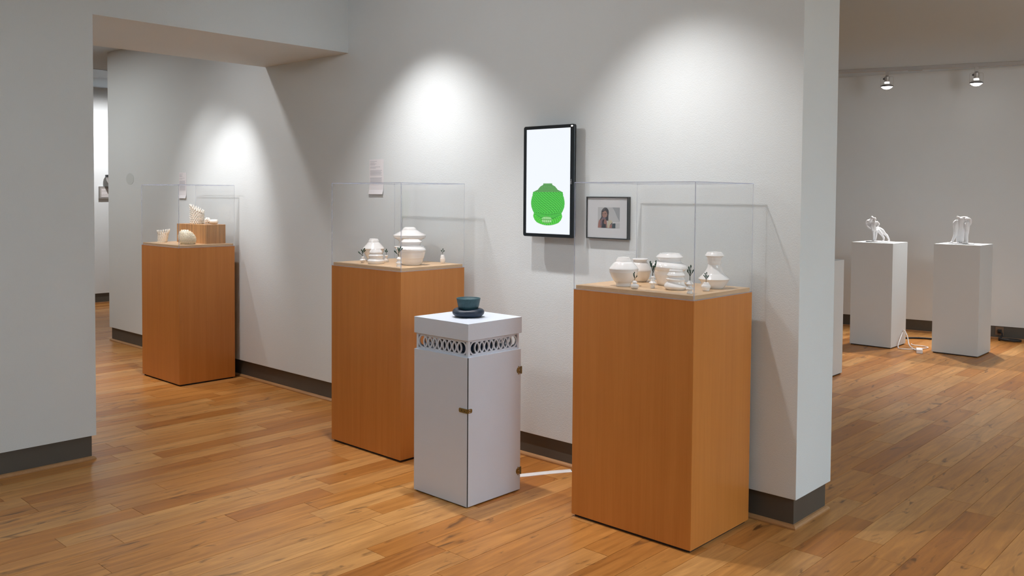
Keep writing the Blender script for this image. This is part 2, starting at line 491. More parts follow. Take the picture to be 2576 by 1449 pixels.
# ------------------------------------------------------------------ maple pedestals with acrylic cases
def pedestal(name, x1, y0, w_, d_, h, htop, label, case_label, group):
    x0, y1 = x1-w_, y0+d_
    t = thing(name, ((x0+x1)/2, (y0+y1)/2, 0), label, 'pedestal', group)
    hx, hy = w_/2, d_/2
    obj('plinth', box(B(), -hx+.012, -hy+.012, 0.0, hx-.012, hy-.012, 0.012), M_DARK, t)
    bd = B(); box(bd, -hx, -hy, 0.012, hx, hy, h, 0.0015)
    obj('body', bd, M_MAPLE, t)
    dk = B(); box(dk, -hx+.008, -hy+.008, h, hx-.008, hy-.008, h+.020, 0.001)
    obj('deck', dk, M_DECK, t)
    v = thing('display_case', ((x0+x1)/2, (y0+y1)/2, h), case_label, 'display case', 'clear acrylic display cases')
    T, H = 0.006, htop-h
    z0 = 0.0004
    obj('panel', box(B(), -hx, -hy, z0, hx, -hy+T, H-T), M_ACRYLIC, v)
    obj('panel', box(B(), -hx, hy-T, z0, hx, hy, H-T), M_ACRYLIC, v)
    obj('panel', box(B(), -hx, -hy+T, z0, -hx+T, hy-T, H-T), M_ACRYLIC, v)
    obj('panel', box(B(), hx-T, -hy+T, z0, hx, hy-T, H-T), M_ACRYLIC, v)
    obj('top_panel', box(B(), -hx+T, -hy+T, H-T, hx-T, hy-T, H), M_ACRYLIC, v)
    e = 0.0034
    for (a, b_) in ((-hx, -hy), (hx-e, -hy), (hx-e, hy-e), (-hx, hy-e)):
        q_ = e if b_ < 0 else 0.0014
        obj('corner_edge', box(B(), a, b_+(e-q_), .001, a+q_, b_+e, H), M_EDGE, v)
    rm = B()
    rect_molding(rm, -hx+T, -hy+T, hx-T, hy-T, [(T+.0003, H-e), (T+.0003, H+.0003), (T-e, H+.0003), (T-e, H-e)])
    obj('top_edge', rm, M_EDGE, v)
    be = B()
    rect_molding(be, -hx+T, -hy+T, hx-T, hy-T, [(0.0005, 0.0), (T+.0006, 0.0), (T+.0006, 0.0022), (0.0005, 0.0022)])
    obj('bottom_edge', be, M_EDGE, v)
    return t
GP = 'maple pedestals along the picture wall'
HC, HB, HA = 1.067, 1.070, 1.075
pedestal('display_pedestal', -1.923, 3.177, 0.643, 0.502, HC, 1.564, 'nearest and largest maple pedestal, next to the free end of the wall',
         'clear acrylic case over the five vases on the nearest maple pedestal', GP)
pedestal('display_pedestal', -3.770, 3.144, 0.650, 0.488, HB, 1.568, 'middle maple pedestal, partly behind the white cabinet pedestal',
         'clear acrylic case on the middle maple pedestal, left of the screen', GP)
pedestal('display_pedestal', -6.496, 3.207, 0.644, 0.471, HA, 1.567, 'farthest maple pedestal, standing beyond the beam at the left',
         'clear acrylic case over the cream spiky ceramics beyond the beam', GP)

# ------------------------------------------------------------------ thrown white vases
def vase(name, loc, prof, label, cat='vase', group=None, seg=56, tilt=None, wall=0.004, depth=None):
    pts = []
    zmax = prof[-1][1]
    for i, (r, z) in enumerate(prof):
        t = 0.0
        if tilt:
            for (za, zb, tv) in tilt:
                if za <= z <= zb: t = tv
        pts.append((r, z, t))
    # soften: insert midpoints so that edges read as turned, not faceted
    fine = [pts[0]]
    for a, b_ in zip(pts, pts[1:]):
        fine.append((a[0]*.75+b_[0]*.25, a[1]*.75+b_[1]*.25, a[2]*.75+b_[2]*.25))
        fine.append((a[0]*.25+b_[0]*.75, a[1]*.25+b_[1]*.75, a[2]*.25+b_[2]*.75))
    fine.append(pts[-1])
    rt_ = pts[-1][0]
    dp = depth if depth else min(0.05, zmax*0.4)
    fine += [(rt_-wall*.4, zmax+.0012, pts[-1][2]), (rt_-wall, zmax, pts[-1][2]), (max(rt_-wall*1.4, .001), zmax-dp*.5, 0), (max(rt_-wall*1.2, .0008), zmax-dp, 0)]
    bm = lathe(B(), fine, seg, cap_top=True)
    o = obj(name, bm, M_CERAMIC, None, True, 26)
    o.location = loc
    return tag(o, label, cat, group)
ZC, ZBB, ZA = HC+.0205, HB+.0205, HA+.0205
GV = 'white thrown vases in the nearest case'
vase('vase', (-2.3742, 3.3049, ZC), [(0.0338,0),(0.0353,0.0141),(0.0384,0.0179),(0.0435,0.0218),(0.0499,0.0320),(0.0563,0.0423),(0.0576,0.0453),(0.0640,0.0602),(0.0666,0.0653),(0.0661,0.0730),(0.0679,0.0786),(0.0671,0.0820),(0.0525,0.0999),(0.0448,0.1088),(0.0366,0.1127),(0.0371,0.1165),(0.0302,0.1281),(0.0287,0.1314)],
     'leftmost white vase in the nearest case, wide middle on a narrow foot', 'vase', GV)
vase('vase', (-2.4414, 3.5323, ZC), [(0.0310,0),(0.0377,0.0067),(0.0472,0.0229),(0.0485,0.0337),(0.0553,0.0499),(0.0555,0.0580),(0.0512,0.0674),(0.0445,0.0809),(0.0377,0.0917),(0.0302,0.0957),(0.0318,0.1032),(0.0391,0.1076),(0.0385,0.1103)],
     'round white vase with flared rim behind the leftmost vase in the nearest case', 'vase', GV)
vase('vase', (-2.2503, 3.4968, ZC), [(0.0506,0),(0.0558,0.0065),(0.0636,0.0299),(0.0680,0.0467),(0.0696,0.0506),(0.0688,0.0688),(0.0792,0.0740),(0.0792,0.0779),(0.0844,0.0818),(0.0836,0.0883),(0.0753,0.1000),(0.0610,0.1065),(0.0506,0.1104),(0.0532,0.1208),(0.0582,0.1247),(0.0577,0.1280),(0.0639,0.1306),(0.0636,0.1330),(0.0493,0.1447),(0.0473,0.1473)],
     'largest white vase in the nearest case, with a wide lipped mouth', 'vase', GV, tilt=[(0.078, 0.107, -0.06)])
vase('vase', (-2.1209, 3.3480, ZC), [(0.0408,0),(0.0457,0.0045),(0.0507,0.0094),(0.0524,0.0143),(0.0495,0.0193),(0.0396,0.0292),(0.0383,0.0391),(0.0440,0.0440),(0.0440,0.0465),(0.0371,0.0514),(0.0346,0.0576),(0.0410,0.0626),(0.0415,0.0650),(0.0334,0.0749),(0.0284,0.0799),(0.0309,0.0823),(0.0302,0.0860),(0.0260,0.0910),(0.0267,0.0942)],
     'small tiered white vase in front of the largest one in the nearest case', 'vase', GV, tilt=[(0.015, 0.03, -0.12), (0.040, 0.05, -0.06)])
vase('vase', (-2.0329, 3.5283, ZC), [(0.0403,0),(0.0479,0.0081),(0.0554,0.0194),(0.0605,0.0295),(0.0660,0.0383),(0.0708,0.0416),(0.0705,0.0441),(0.0499,0.0635),(0.0479,0.0652),(0.0353,0.0849),(0.0315,0.0924),(0.0282,0.1063),(0.0307,0.1113),(0.0312,0.1176),(0.0307,0.1239),(0.0332,0.1327),(0.0353,0.1433),(0.0433,0.1458),(0.0436,0.1484),(0.0353,0.1592),(0.0327,0.1625)],
     'tallest white vase with a waisted neck, rightmost in the nearest case', 'vase', GV)
GVB = 'white thrown vases in the middle case'
vase('vase', (-4.3348, 3.3965, ZBB), [(0.0344,0),(0.0473,0.0273),(0.0545,0.0416),(0.0617,0.0560),(0.0637,0.0717),(0.0683,0.0743),(0.0677,0.0783),(0.0473,0.0990),(0.0379,0.1116),(0.0344,0.1133),(0.0321,0.1265),(0.0287,0.1283),(0.0273,0.1346)],
     'white vase with a sloping shoulder, behind the small tiered one in the middle case', 'vase', GVB)
vase('vase', (-4.1340, 3.2563, ZBB), [(0.0439,0),(0.0466,0.0041),(0.0494,0.0096),(0.0516,0.0165),(0.0494,0.0228),(0.0417,0.0288),(0.0406,0.0412),(0.0444,0.0453),(0.0444,0.0486),(0.0384,0.0562),(0.0351,0.0617),(0.0395,0.0658),(0.0390,0.0686),(0.0324,0.0804),(0.0302,0.0837),(0.0288,0.0864)],
     'small tiered white vase at the front left of the middle case', 'vase', GVB)
vase('vase', (-4.1242, 3.5072, ZBB), [(0.0426,0),(0.0567,0.0227),(0.0681,0.0511),(0.0766,0.0766),(0.0942,0.0902),(0.0936,0.0950),(0.0653,0.1078),(0.0624,0.1220),(0.0723,0.1333),(0.0851,0.1404),(0.0987,0.1498),(0.0993,0.1538),(0.0965,0.1589),(0.1007,0.1609),(0.0993,0.1640),(0.0638,0.1830),(0.0525,0.1901),(0.0454,0.1929),(0.0420,0.2014),(0.0340,0.2088),(0.0312,0.2102)],
     'tallest white vase with a wide hat-like shoulder at the back of the middle case', 'vase', GVB)
vase('vase', (-3.9348, 3.3585, ZBB), [(0.0542,0),(0.0583,0.0046),(0.0610,0.0114),(0.0664,0.0195),(0.0700,0.0358),(0.0749,0.0412),(0.0754,0.0453),(0.0803,0.0629),(0.0814,0.0751),(0.0846,0.0792),(0.0835,0.0841),(0.0868,0.0879),(0.0862,0.0928),(0.0814,0.1009),(0.0678,0.1063),(0.0556,0.1117),(0.0542,0.1199),(0.0575,0.1294),(0.0635,0.1329),(0.0629,0.1367),(0.0483,0.1454),(0.0466,0.1475)],
     'broad white vase with a collared neck at the front of the middle case', 'vase', GVB, tilt=[(0.076, 0.102, -0.05)])
GB = 'tiny white bud vases with sprigs'
buds = [
 ((-2.2688,3.2431,ZC), [(0.0119,0),(0.0144,0.0020),(0.0189,0.0065),(0.0196,0.0127),(0.0174,0.0184),(0.0080,0.0219),(0.0075,0.0244),(0.0114,0.0264),(0.0119,0.0289),(0.0080,0.0333),(0.0055,0.0348)],
  'squat bud vase in front of the leftmost vase in the nearest case', 'sprig in the squat bud vase by the leftmost vase, nearest case', 0.037, 0.014, 'thin'),
 ((-2.2231,3.3183,ZC), [(0.0090,0),(0.0100,0.0018),(0.0090,0.0143),(0.0075,0.0193),(0.0170,0.0223),(0.0175,0.0248),(0.0090,0.0323),(0.0095,0.0363),(0.0065,0.0430),(0.0090,0.0481),(0.0085,0.0513),(0.0055,0.0543)],
  'slim bud vase with a flared collar on a stem-like foot, nearest case', 'tallest forked sprig, before the largest vase in the nearest case', 0.066, 0.026, 'fork'),
 ((-1.9931,3.2572,ZC), [(0.0131,0),(0.0124,0.0040),(0.0086,0.0124),(0.0171,0.0171),(0.0183,0.0200),(0.0143,0.0242),(0.0081,0.0309),(0.0083,0.0361),(0.0162,0.0394),(0.0166,0.0413),(0.0083,0.0504),(0.0052,0.0539)],
  'double-flared bud vase at the near corner of the nearest case', 'upright sprig in the bud vase at the near corner of the nearest case', 0.062, 0.024, 'spread'),
 ((-1.9979,3.3984,ZC), [(0.0134,0),(0.0151,0.0015),(0.0161,0.0076),(0.0200,0.0125),(0.0215,0.0198),(0.0205,0.0239),(0.0156,0.0293),(0.0147,0.0318),(0.0151,0.0347),(0.0098,0.0362)],
  'round jar-shaped bud vase before the tallest vase in the nearest case', 'dark sprig in the round bud vase before the waisted vase, nearest case', 0.042, 0.018, 'spread'),
 ((-4.2424,3.2422,ZBB), [(0.0083,0),(0.0083,0.0039),(0.0139,0.0083),(0.0183,0.0144),(0.0167,0.0200),(0.0072,0.0261),(0.0100,0.0297),(0.0100,0.0344),(0.0067,0.0367)],
  'knobbed bud vase left of the small tiered vase in the middle case', 'leaning leafy sprig at the far left of the middle case', 0.046, 0.030, 'lean'),
 ((-4.1893,3.3783,ZBB), [(0.0141,0),(0.0152,0.0056),(0.0146,0.0126),(0.0079,0.0211),(0.0062,0.0315),(0.0101,0.0351),(0.0107,0.0393),(0.0084,0.0413)],
  'bud vase right behind the small tiered vase in the middle case', 'short sprig right of the sloping-shouldered vase, middle case', 0.034, 0.013, 'leaf'),
 ((-3.8859,3.2261,ZBB), [(0.0148,0),(0.0137,0.0066),(0.0100,0.0145),(0.0174,0.0172),(0.0185,0.0204),(0.0132,0.0278),(0.0090,0.0370),(0.0153,0.0404),(0.0159,0.0441),(0.0095,0.0510),(0.0063,0.0542)],
  'two-tiered bud vase at the near corner of the middle case', 'branching sprig at the near corner of the middle case', 0.057, 0.030, 'lean'),
 ((-3.8867,3.5641,ZBB), [(0.0083,0),(0.0089,0.0031),(0.0133,0.0086),(0.0155,0.0183),(0.0150,0.0250),(0.0155,0.0266),(0.0158,0.0294),(0.0139,0.0316),(0.0139,0.0350),(0.0111,0.0483),(0.0083,0.0505)],
  'egg-shaped bud vase standing alone at the right of the middle case', 'short sprig in the lone egg-shaped bud vase, middle case', 0.034, 0.016, 'leaf'),
]
def sprig(loc, h, wd, style, label, seed):
    rg = random.Random(seed)
    t = thing('plant_sprig', loc, label, 'plant', 'green sprigs in the bud vases')
    X = RT
    def P(a, z, dd=0.0): return X*a + Vector((-X.y, X.x, 0))*dd + Vector((0, 0, z))
    stems, leaves = B(), B()
    def twig(pts, r0, r1):
        sp = smooth_path(pts, 4)
        tube(stems, sp, [r0+(r1-r0)*i/(len(sp)-1) for i in range(len(sp))], 6)
        return sp
    def blob(p, s, ax):
        q = ax.to_track_quat('Z', 'Y').to_matrix()
        ellipsoid(leaves, p, s*.5, s*.5, s, 7, q)
    dn = -0.012
    main = {'thin': [P(0, dn), P(0, h*.35), P(-wd*.15, h*.6), P(-wd*.1, h)],
            'fork': [P(0, dn), P(0, h*.3), P(wd*.05, h*.5), P(wd*.1, h*.65)],
            'spread': [P(0, dn), P(0, h*.35), P(wd*.1, h*.65), P(wd*.12, h)],
            'lean': [P(0, dn), P(-wd*.1, h*.4), P(wd*.05, h*.7), P(wd*.3, h)],
            'leaf': [P(0, dn), P(0, h*.4), P(wd*.05, h)]}[style]
    arms = {'thin': [(-.5, .45, -.35, .85), (.2, .35, .6, .55)],
            'fork': [(-.1, .4, -.5, .95), (.2, .3, .55, 1.0), (.1, .45, -.25, .8), (.2, .5, .4, .8)],
            'spread': [(0, .4, -.5, .72), (.05, .4, .5, .7), (0, .5, -.2, .9)],
            'lean': [(-.1, .2, -.75, .55), (0, .5, -.2, .85), (0, .55, .5, .8)],
            'leaf': [(0, .4, -.45, .75), (0, .4, .45, .7)]}[style]
    paths = [twig(main, .0004+h*.022, .0003+h*.014)]
    for (a0, z0, a1, z1) in arms:
        paths.append(twig([P(a0*wd*.3, h*z0*.8), P((a0*.5+a1)*.6*wd, h*(z0+z1)/2, rg.uniform(-.2, .2)*wd), P(a1*wd, h*z1, rg.uniform(-.3, .3)*wd)], h*.016+.0003, h*.010+.0003))
    big = 2.0 if style in ('leaf', 'lean') else 1.0
    for sp in paths:
        n = len(sp)
        for i in range(n//2 if style != 'leaf' else n*2//3, n):
            ax = (sp[min(i+1, n-1)]-sp[max(i-1, 0)]).normalized() + Vector((rg.uniform(-.5, .5), rg.uniform(-.5, .5), rg.uniform(-.2, .4)))
            if rg.random() < 0.8: blob(sp[i]+ax*h*.02, (.0016+h*.052)*rg.uniform(.8, 1.2)*(1+.35*(big-1)), ax)
        ax = (sp[-1]-sp[-2]).normalized()
        blob(sp[-1], (.0016+h*.075)*(1+.5*(big-1)), ax)
    obj('stem', stems, M_STEM, t, True)
    obj('foliage', leaves, M_LEAF, t, True)
    return t
for i, (loc, prof, lab, slab, h, wd, st) in enumerate(buds):
    vase('bud_vase', loc, prof, lab, 'vase', GB, seg=28, wall=0.0022, depth=0.014)
    sprig((loc[0], loc[1], loc[2]+prof[-1][1]), h, wd, st, slab, 40+i)

# ------------------------------------------------------------------ ceramics on the far pedestal
bt = B(); box(bt, -0.435, 0.0, 0.0, 0.0, 0.180, 0.152, 0.001)
blk = obj('bamboo_block', bt, M_BAMBOO); blk.location = (-6.580, 3.470, ZA); blk.rotation_euler = (0, 0, R(3))
tag(blk, 'long brown bamboo block carrying two cream ceramics on the farthest pedestal', 'block')
ZT = ZA+.1525
def spiky_cup(loc, r0, r1, h0, h1, nr, nk, lean, label, mat, spike=0.010, srad=0.0042, rim=0.018):
    """a cup whose wall is set with nubs and whose slanted rim ends in pegs"""
    t = thing('spiky_cup', loc, label, 'ceramic')
    def wallp(a, f):
        hh = h0 + (h1-h0)*(0.5-0.5*math.cos(a-PHI))
        z = hh*f
        r = r0 + (r1-r0)*(f**0.8)
        return Vector((r*math.cos(a), r*math.sin(a), z)) + RT*(lean*z)
    PHI = math.atan2(RT.y, RT.x)
    body = B()
    seg = 40
    rings = [[body.verts.new(wallp(2*PI*k/seg, f)) for k in range(seg)] for f in (0, .15, .35, .6, .85, 1)]
    inner = []
    for f in (1, .5, .1):
        ring = []
        for k in range(seg):
            p = wallp(2*PI*k/seg, f); c = RT*(lean*p.z)
            q = Vector(((p.x-c.x)*.86, (p.y-c.y)*.86, p.z)); ring.append(body.verts.new(Vector((q.x+c.x, q.y+c.y, q.z+0.004))))
        inner.append(ring)
    allr = rings+inner
    for a, b_ in zip(allr, allr[1:]):
        for k in range(seg): body.faces.new((a[k], a[(k+1) % seg], b_[(k+1) % seg], b_[k]))
    body.faces.new(list(reversed(allr[0]))); body.faces.new(allr[-1])
    obj('cup', body, mat, t, True, 40)
    nub = B()
    for i in range(nr):
        for k in range(nk):
            a = 2*PI*(k+0.5*(i % 2))/nk
            f = (i+0.4)/nr
            p = wallp(a, f)
            d = Vector((math.cos(a), math.sin(a), 0.7)).normalized()
            tube(nub, [p-d*.003, p+d*spike*.6, p+d*spike], [srad, srad*.85, srad*.3], 6)
    obj('nubs', nub, mat, t, True)
    pg = B()
    for k in range(nk):
        a = 2*PI*k/nk
        p = wallp(a, 1.0)
        d = Vector((math.cos(a)*.25, math.sin(a)*.25, 1)).normalized()
        tube(pg, [p-d*.006, p+d*rim*.7, p+d*rim], [srad, srad*.9, srad*.35], 6)
    obj('rim_pegs', pg, mat, t, True)
    return t
spiky_cup((-6.868, 3.548, ZT), 0.050, 0.052, 0.092, 0.145, 8, 18, 0.0, 'tall cream cup with a slanted spiky rim on top of the bamboo block', M_CREAM2)
spiky_cup((-7.030, 3.330, ZA), 0.036, 0.042, 0.080, 0.070, 5, 16, 0.12, 'small pale cup with long rim spikes at the left of the farthest pedestal', M_CREAM2, 0.004, 0.0036, 0.030)
# beaded dome
def dome():
    t = thing('beaded_dome', (-6.648, 3.345, ZA), 'cream dome covered in round beads in front of the bamboo block', 'ceramic')
    body = B()
    pr = [(0.048, 0.0), (0.057, 0.018), (0.062, 0.042), (0.057, 0.068), (0.045, 0.092), (0.027, 0.108), (0.004, 0.115)]
    sh = lambda z: RT*(0.010 - 0.22*z*(z/0.115))
    lathe(body, pr, 40, cap_top=True, deform=lambda v, a, i: v + sh(v.z))
    obj('shell', body, M_CREAM, t, True)
    bd = B()
    n = 11
    for i in range(n):
        z = 0.0055 + 0.104*i/(n-1)
        for (a0, b0) in zip(pr, pr[1:]):
            if a0[1] <= z <= b0[1]:
                r = a0[0]+(b0[0]-a0[0])*(z-a0[1])/(b0[1]-a0[1]); break
        m = max(6, int(2*PI*r/0.0112))
        for k in range(m):
            a = 2*PI*(k+0.5*(i % 2))/m
            ellipsoid(bd, Vector(((r+.003)*math.cos(a), (r+.003)*math.sin(a), z)) + sh(z), .0048, .0048, .0048, 8)
    obj('beads', bd, M_CREAM, t, True)
dome()
def nub_piece():
    t = thing('knobbed_cylinder', (-6.700, 3.560, ZT), 'small cream cylinder with a knobbly ball end, right on the bamboo block', 'ceramic')
    c = B()
    pts = [RT*a + Vector((0, 0, 0.0205)) for a in (0.012, 0.03, 0.06, 0.072, 0.078)]
    tube(c, pts, [0.017, 0.0195, 0.0205, 0.018, 0.010], 20)
    obj('cylinder', c, M_CREAM2, t, True, 50)
    b_ = B()
    ctr = RT*-0.006 + Vector((0, 0, 0.0285))
    ellipsoid(b_, ctr, .024, .024, .024, 16)
    rg = random.Random(3)
    for k in range(40):
        v = Vector((rg.gauss(0, 1), rg.gauss(0, 1), rg.gauss(0, 1))).normalized()
        if (ctr+v*.024).z > .008: ellipsoid(b_, ctr+v*.0225, .0058, .0058, .0058, 7)
    obj('knobbly_ball', b_, M_CREAM2, t, True)
nub_piece()

# ------------------------------------------------------------------ white cabinet pedestal with ring frieze
def cabinet():
    x1, y0, W_, D_ = -2.983, 2.901, 0.389, 0.374
    t = thing('cabinet_pedestal', (x1-W_/2, y0+D_/2, 0), 'white cabinet pedestal with a pierced ring frieze and brass hardware', 'pedestal')
    hx, hy = W_/2, D_/2
    Z1, Z2, Z3 = 0.725, 0.806, 0.888
    bd = B(); box(bd, -hx, -hy, 0.006, hx-0.0135, hy, Z1, 0.0006); obj('body', bd, M_WHITE, t)
    obj('door_seam', box(B(), hx-.0133, -hy+.0012, .008, hx-.0010, -hy+.0046, Z1-.001), M_DARK, t)
    obj('front_stile', box(B(), hx-.0135, -hy, .006, hx-.0040, -hy+.0012, Z1), M_WHITE, t)
    obj('plinth', box(B(), -hx+.01, -hy+.01, 0, hx-.02, hy-.01, 0.006), M_DARK, t)
    dr = B(); box(dr, hx-0.0125, -hy+.0046, 0.006, hx, hy, Z1, 0.0008)
    door = obj('door', dr, M_WHITE, t)
    def hinge(z):
        h = B()
        y1 = hy
        out = [(y1-.004, z-.018), (y1-.012, z-.016), (y1-.018, z-.022), (y1-.021, z-.015), (y1-.028, z-.011), (y1-.032, z), (y1-.028, z+.011), (y1-.021, z+.015),
               (y1-.018, z+.022), (y1-.012, z+.016), (y1-.004, z+.018)]
        prism(h, out, hx, hx+.0018, 'x')
        tube(h, [(hx+.003, y1+.001, z-.019), (hx+.003, y1+.001, z+.019)], .0034, 10)
        o = obj('hinge', h, M_BRASS, door)
        s = B()
        for (yy, zz) in ((y1-.017, z+.014), (y1-.012, z), (y1-.017, z-.014)): ellipsoid(s, (hx+.002, yy, zz), .0015, .0026, .0026, 8)
        obj('hinge_screws', s, M_SCREW, door)
    hinge(0.617); hinge(0.103)
    la = B(); z = 0.469
    pl = [(hx-.058, z-.006), (hx-.054, z-.010), (hx+.002, z-.010), (hx+.002, z+.010), (hx-.054, z+.010), (hx-.058, z+.006)]
    prism(la, pl, -hy-.0035, -hy, 'y')
    pl2 = [(-hy-.0035, z-.010), (-hy+.022, z-.010), (-hy+.027, z-.006), (-hy+.027, z+.006), (-hy+.022, z+.010), (-hy-.0035, z+.010)]
    prism(la, pl2, hx, hx+.0035, 'x')
    lt = obj('latch', la, M_BRASS, t)
    sl = B(); box(sl, hx-.041, -hy-.0042, z-.004, hx-.038, -hy-.0030, z+.004); box(sl, hx-.020, -hy-.0042, z-.003, hx-.016, -hy-.0030, z+.001)
    obj('latch_slot', sl, M_DARK, lt)
    sw = B()
    for zz in (z-.005, z+.005): ellipsoid(sw, (hx+.0037, -hy+.010, zz), .0012, .0022, .0022, 8)
    obj('latch_screws', sw, M_WIRE, lt)
    # frieze
    ins = 0.008
    fx, fy = hx-ins, hy-ins
    fr = B()
    for (sx, sy) in ((-1, -1), (1, -1), (1, 1), (-1, 1)):
        cx, cyy = sx*(fx-.007), sy*(fy-.007)
        box(fr, cx-.007, cyy-.007, Z1, cx+.007, cyy+.007, Z2)
    for (za, zb) in ((Z1, Z1+.009), (Z2-.009, Z2)):
        for s in (-1, 1):
            box(fr, -fx+.0141, s*(fy-.005)-.004, za, fx-.0141, s*(fy-.005)+.004, zb)
            box(fr, s*(fx-.005)-.004, -fy+.0141, za, s*(fx-.005)+.004, fy-.0141, zb)
    frz = obj('frieze_frame', fr, M_WHITE, t)
    rg = B()
    seg = 28
    ro, ri = 0.0345, 0.0275
    hh = 0.0032
    loops = []
    for (r_, y_) in ((ro, -hh), (ro, hh), (ri, hh), (ri, -hh)):
        loops.append([rg.verts.new((r_*math.cos(2*PI*k/seg), y_, r_*math.sin(2*PI*k/seg))) for k in range(seg)])
    for i in range(4):
        a, b_ = loops[i], loops[(i+1) % 4]
        for k in range(seg): rg.faces.new((a[k], a[(k+1) % seg], b_[(k+1) % seg], b_[k]))
    first = obj('ring', rg, M_WHITE, frz, True, 40)
    used = False
    zc = (Z1+Z2)/2
    for side in range(4):
        ln = (fx if side % 2 == 0 else fy) - .012
        n = 9
        sp = (2*ln-2*ro)/(n-1)
        for k in range(n):
            a = -ln+ro+k*sp
            o = first if not used else first.copy()
            if used: COL.objects.link(o); o.parent = frz
            used = True
            jit = 0.0006*(k % 2)
            if side == 0: o.location = (a, -fy+.005+jit, zc); o.rotation_euler = (0, 0, 0)
            elif side == 2: o.location = (a, fy-.005-jit, zc); o.rotation_euler = (0, 0, 0)
            else:
                o.location = ((fx-.005-jit) if side == 1 else (-fx+.005+jit), a, zc); o.rotation_euler = (0, 0, PI/2)
    inn = B()
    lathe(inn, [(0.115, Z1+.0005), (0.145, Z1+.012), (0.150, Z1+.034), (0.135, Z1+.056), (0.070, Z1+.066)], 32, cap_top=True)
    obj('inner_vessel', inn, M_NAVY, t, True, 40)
    cp = B(); box(cp, -hx+.002, -hy-.003, Z2, hx+.004, hy+.001, Z3, 0.0012); obj('cap', cp, M_WHITE, t)
    return Z3
ZCAP = cabinet()

# stone ring and bowl
def wob(v, a, i):
    f = 1+0.035*math.sin(3*a+.6)+0.02*math.sin(5*a+1.9)
    return Vector((v.x*f, v.y*f, v.z*(1+0.06*math.sin(2*a+1.0))))
sb = lathe(B(), [(0.050, 0.0), (0.066, 0.004), (0.078, 0.013), (0.081, 0.023), (0.079, 0.031), (0.072, 0.038), (0.062, 0.042), (0.052, 0.041), (0.045, 0.034), (0.020, 0.031), (0.004, 0.031)], 56, cap_top=True, deform=wob)
o = obj('stone_ring', sb, M_NAVY, None, True); o.location = (-3.166, 3.080, ZCAP+.0006)
tag(o, 'dark navy cushion-shaped stone base under the teal bowl', 'stone base')
bw = lathe(B(), [(0.044, 0.0), (0.049, 0.006), (0.0535, 0.020), (0.0565, 0.036), (0.0600, 0.052), (0.0608, 0.0565), (0.0595, 0.0575), (0.0575, 0.0555), (0.0565, 0.0500), (0.050, 0.0485), (0.03, 0.0480), (0.003, 0.0480)], 56, cap_top=True)
o = obj('bowl', bw, M_TEAL, None, True); o.location = (-3.166, 3.080, ZCAP+.0375)
tag(o, 'dark teal glazed bowl resting in the navy stone base', 'bowl')

# ------------------------------------------------------------------ wall screen
def rounded(x0, z0, x1, z1, r, n=5):
    pts = []
    for (cx, cz, a0) in ((x1-r, z1-r, 0), (x0+r, z1-r, 90), (x0+r, z0+r, 180), (x1-r, z0+r, 270)):
        for k in range(n+1):
            a = R(a0+90*k/n); pts.append((cx+r*math.cos(a), cz+r*math.sin(a)))
    return pts
def loft(bm, loops):
    vl = [[bm.verts.new(p) for p in lp] for lp in loops]
    for a, b_ in zip(vl, vl[1:]):
        n = len(a)
        for k in range(n): bm.faces.new((a[k], a[(k+1) % n], b_[(k+1) % n], b_[k]))
    return vl
def screen_mat():
    m, nt, b = new_mat('lit_screen')
    b.inputs['Base Color'].default_value = (0.02, 0.02, 0.02, 1); b.inputs['Roughness'].default_value = 0.25
    b.inputs['Emission Color'].default_value = (0.90, 0.945, 1.0, 1); b.inputs['Emission Strength'].default_value = 0.98
    return m
def wire_mat(name, base, line, nu, nv, w_, skew=0.0):
    m, nt, b = new_mat(name)
    uv = N(nt, 'ShaderNodeUVMap')
    sp = N(nt, 'ShaderNodeSeparateXYZ'); L(nt, uv.outputs[0], sp.inputs[0])
    def lines(src, n_, phase=None):
        mu = N(nt, 'ShaderNodeMath', operation='MULTIPLY'); mu.inputs[1].default_value = n_
        L(nt, src, mu.inputs[0])
        s = mu.outputs[0]
        if phase is not None:
            ad = N(nt, 'ShaderNodeMath', operation='ADD'); L(nt, s, ad.inputs[0]); L(nt, phase, ad.inputs[1]); s = ad.outputs[0]
        fr = N(nt, 'ShaderNodeMath', operation='FRACT'); L(nt, s, fr.inputs[0])
        lt = N(nt, 'ShaderNodeMath', operation='LESS_THAN'); lt.inputs[1].default_value = w_
        L(nt, fr.outputs[0], lt.inputs[0])
        return lt.outputs[0], s
    lv, sv = lines(sp.outputs[1], nv)
    fl = N(nt, 'ShaderNodeMath', operation='FLOOR'); L(nt, sv, fl.inputs[0])
    ph = N(nt, 'ShaderNodeMath', operation='MULTIPLY'); ph.inputs[1].default_value = 0.37
    L(nt, fl.outputs[0], ph.inputs[0])
    lu, _ = lines(sp.outputs[0], nu, ph.outputs[0])
    mxm = N(nt, 'ShaderNodeMath', operation='MAXIMUM'); L(nt, lv, mxm.inputs[0]); L(nt, lu, mxm.inputs[1])
    mx = N(nt, 'ShaderNodeMix', data_type='RGBA'); mx.inputs[6].default_value = (*base, 1); mx.inputs[7].default_value = (*line, 1)
    L(nt, mxm.outputs[0], mx.inputs[0])
    b.inputs['Base Color'].default_value = (0.01, 0.02, 0.01, 1); b.inputs['Roughness'].default_value = 0.3
    L(nt, mx.outputs[2], b.inputs['Emission Color']); b.inputs['Emission Strength'].default_value = 1.0
    return m
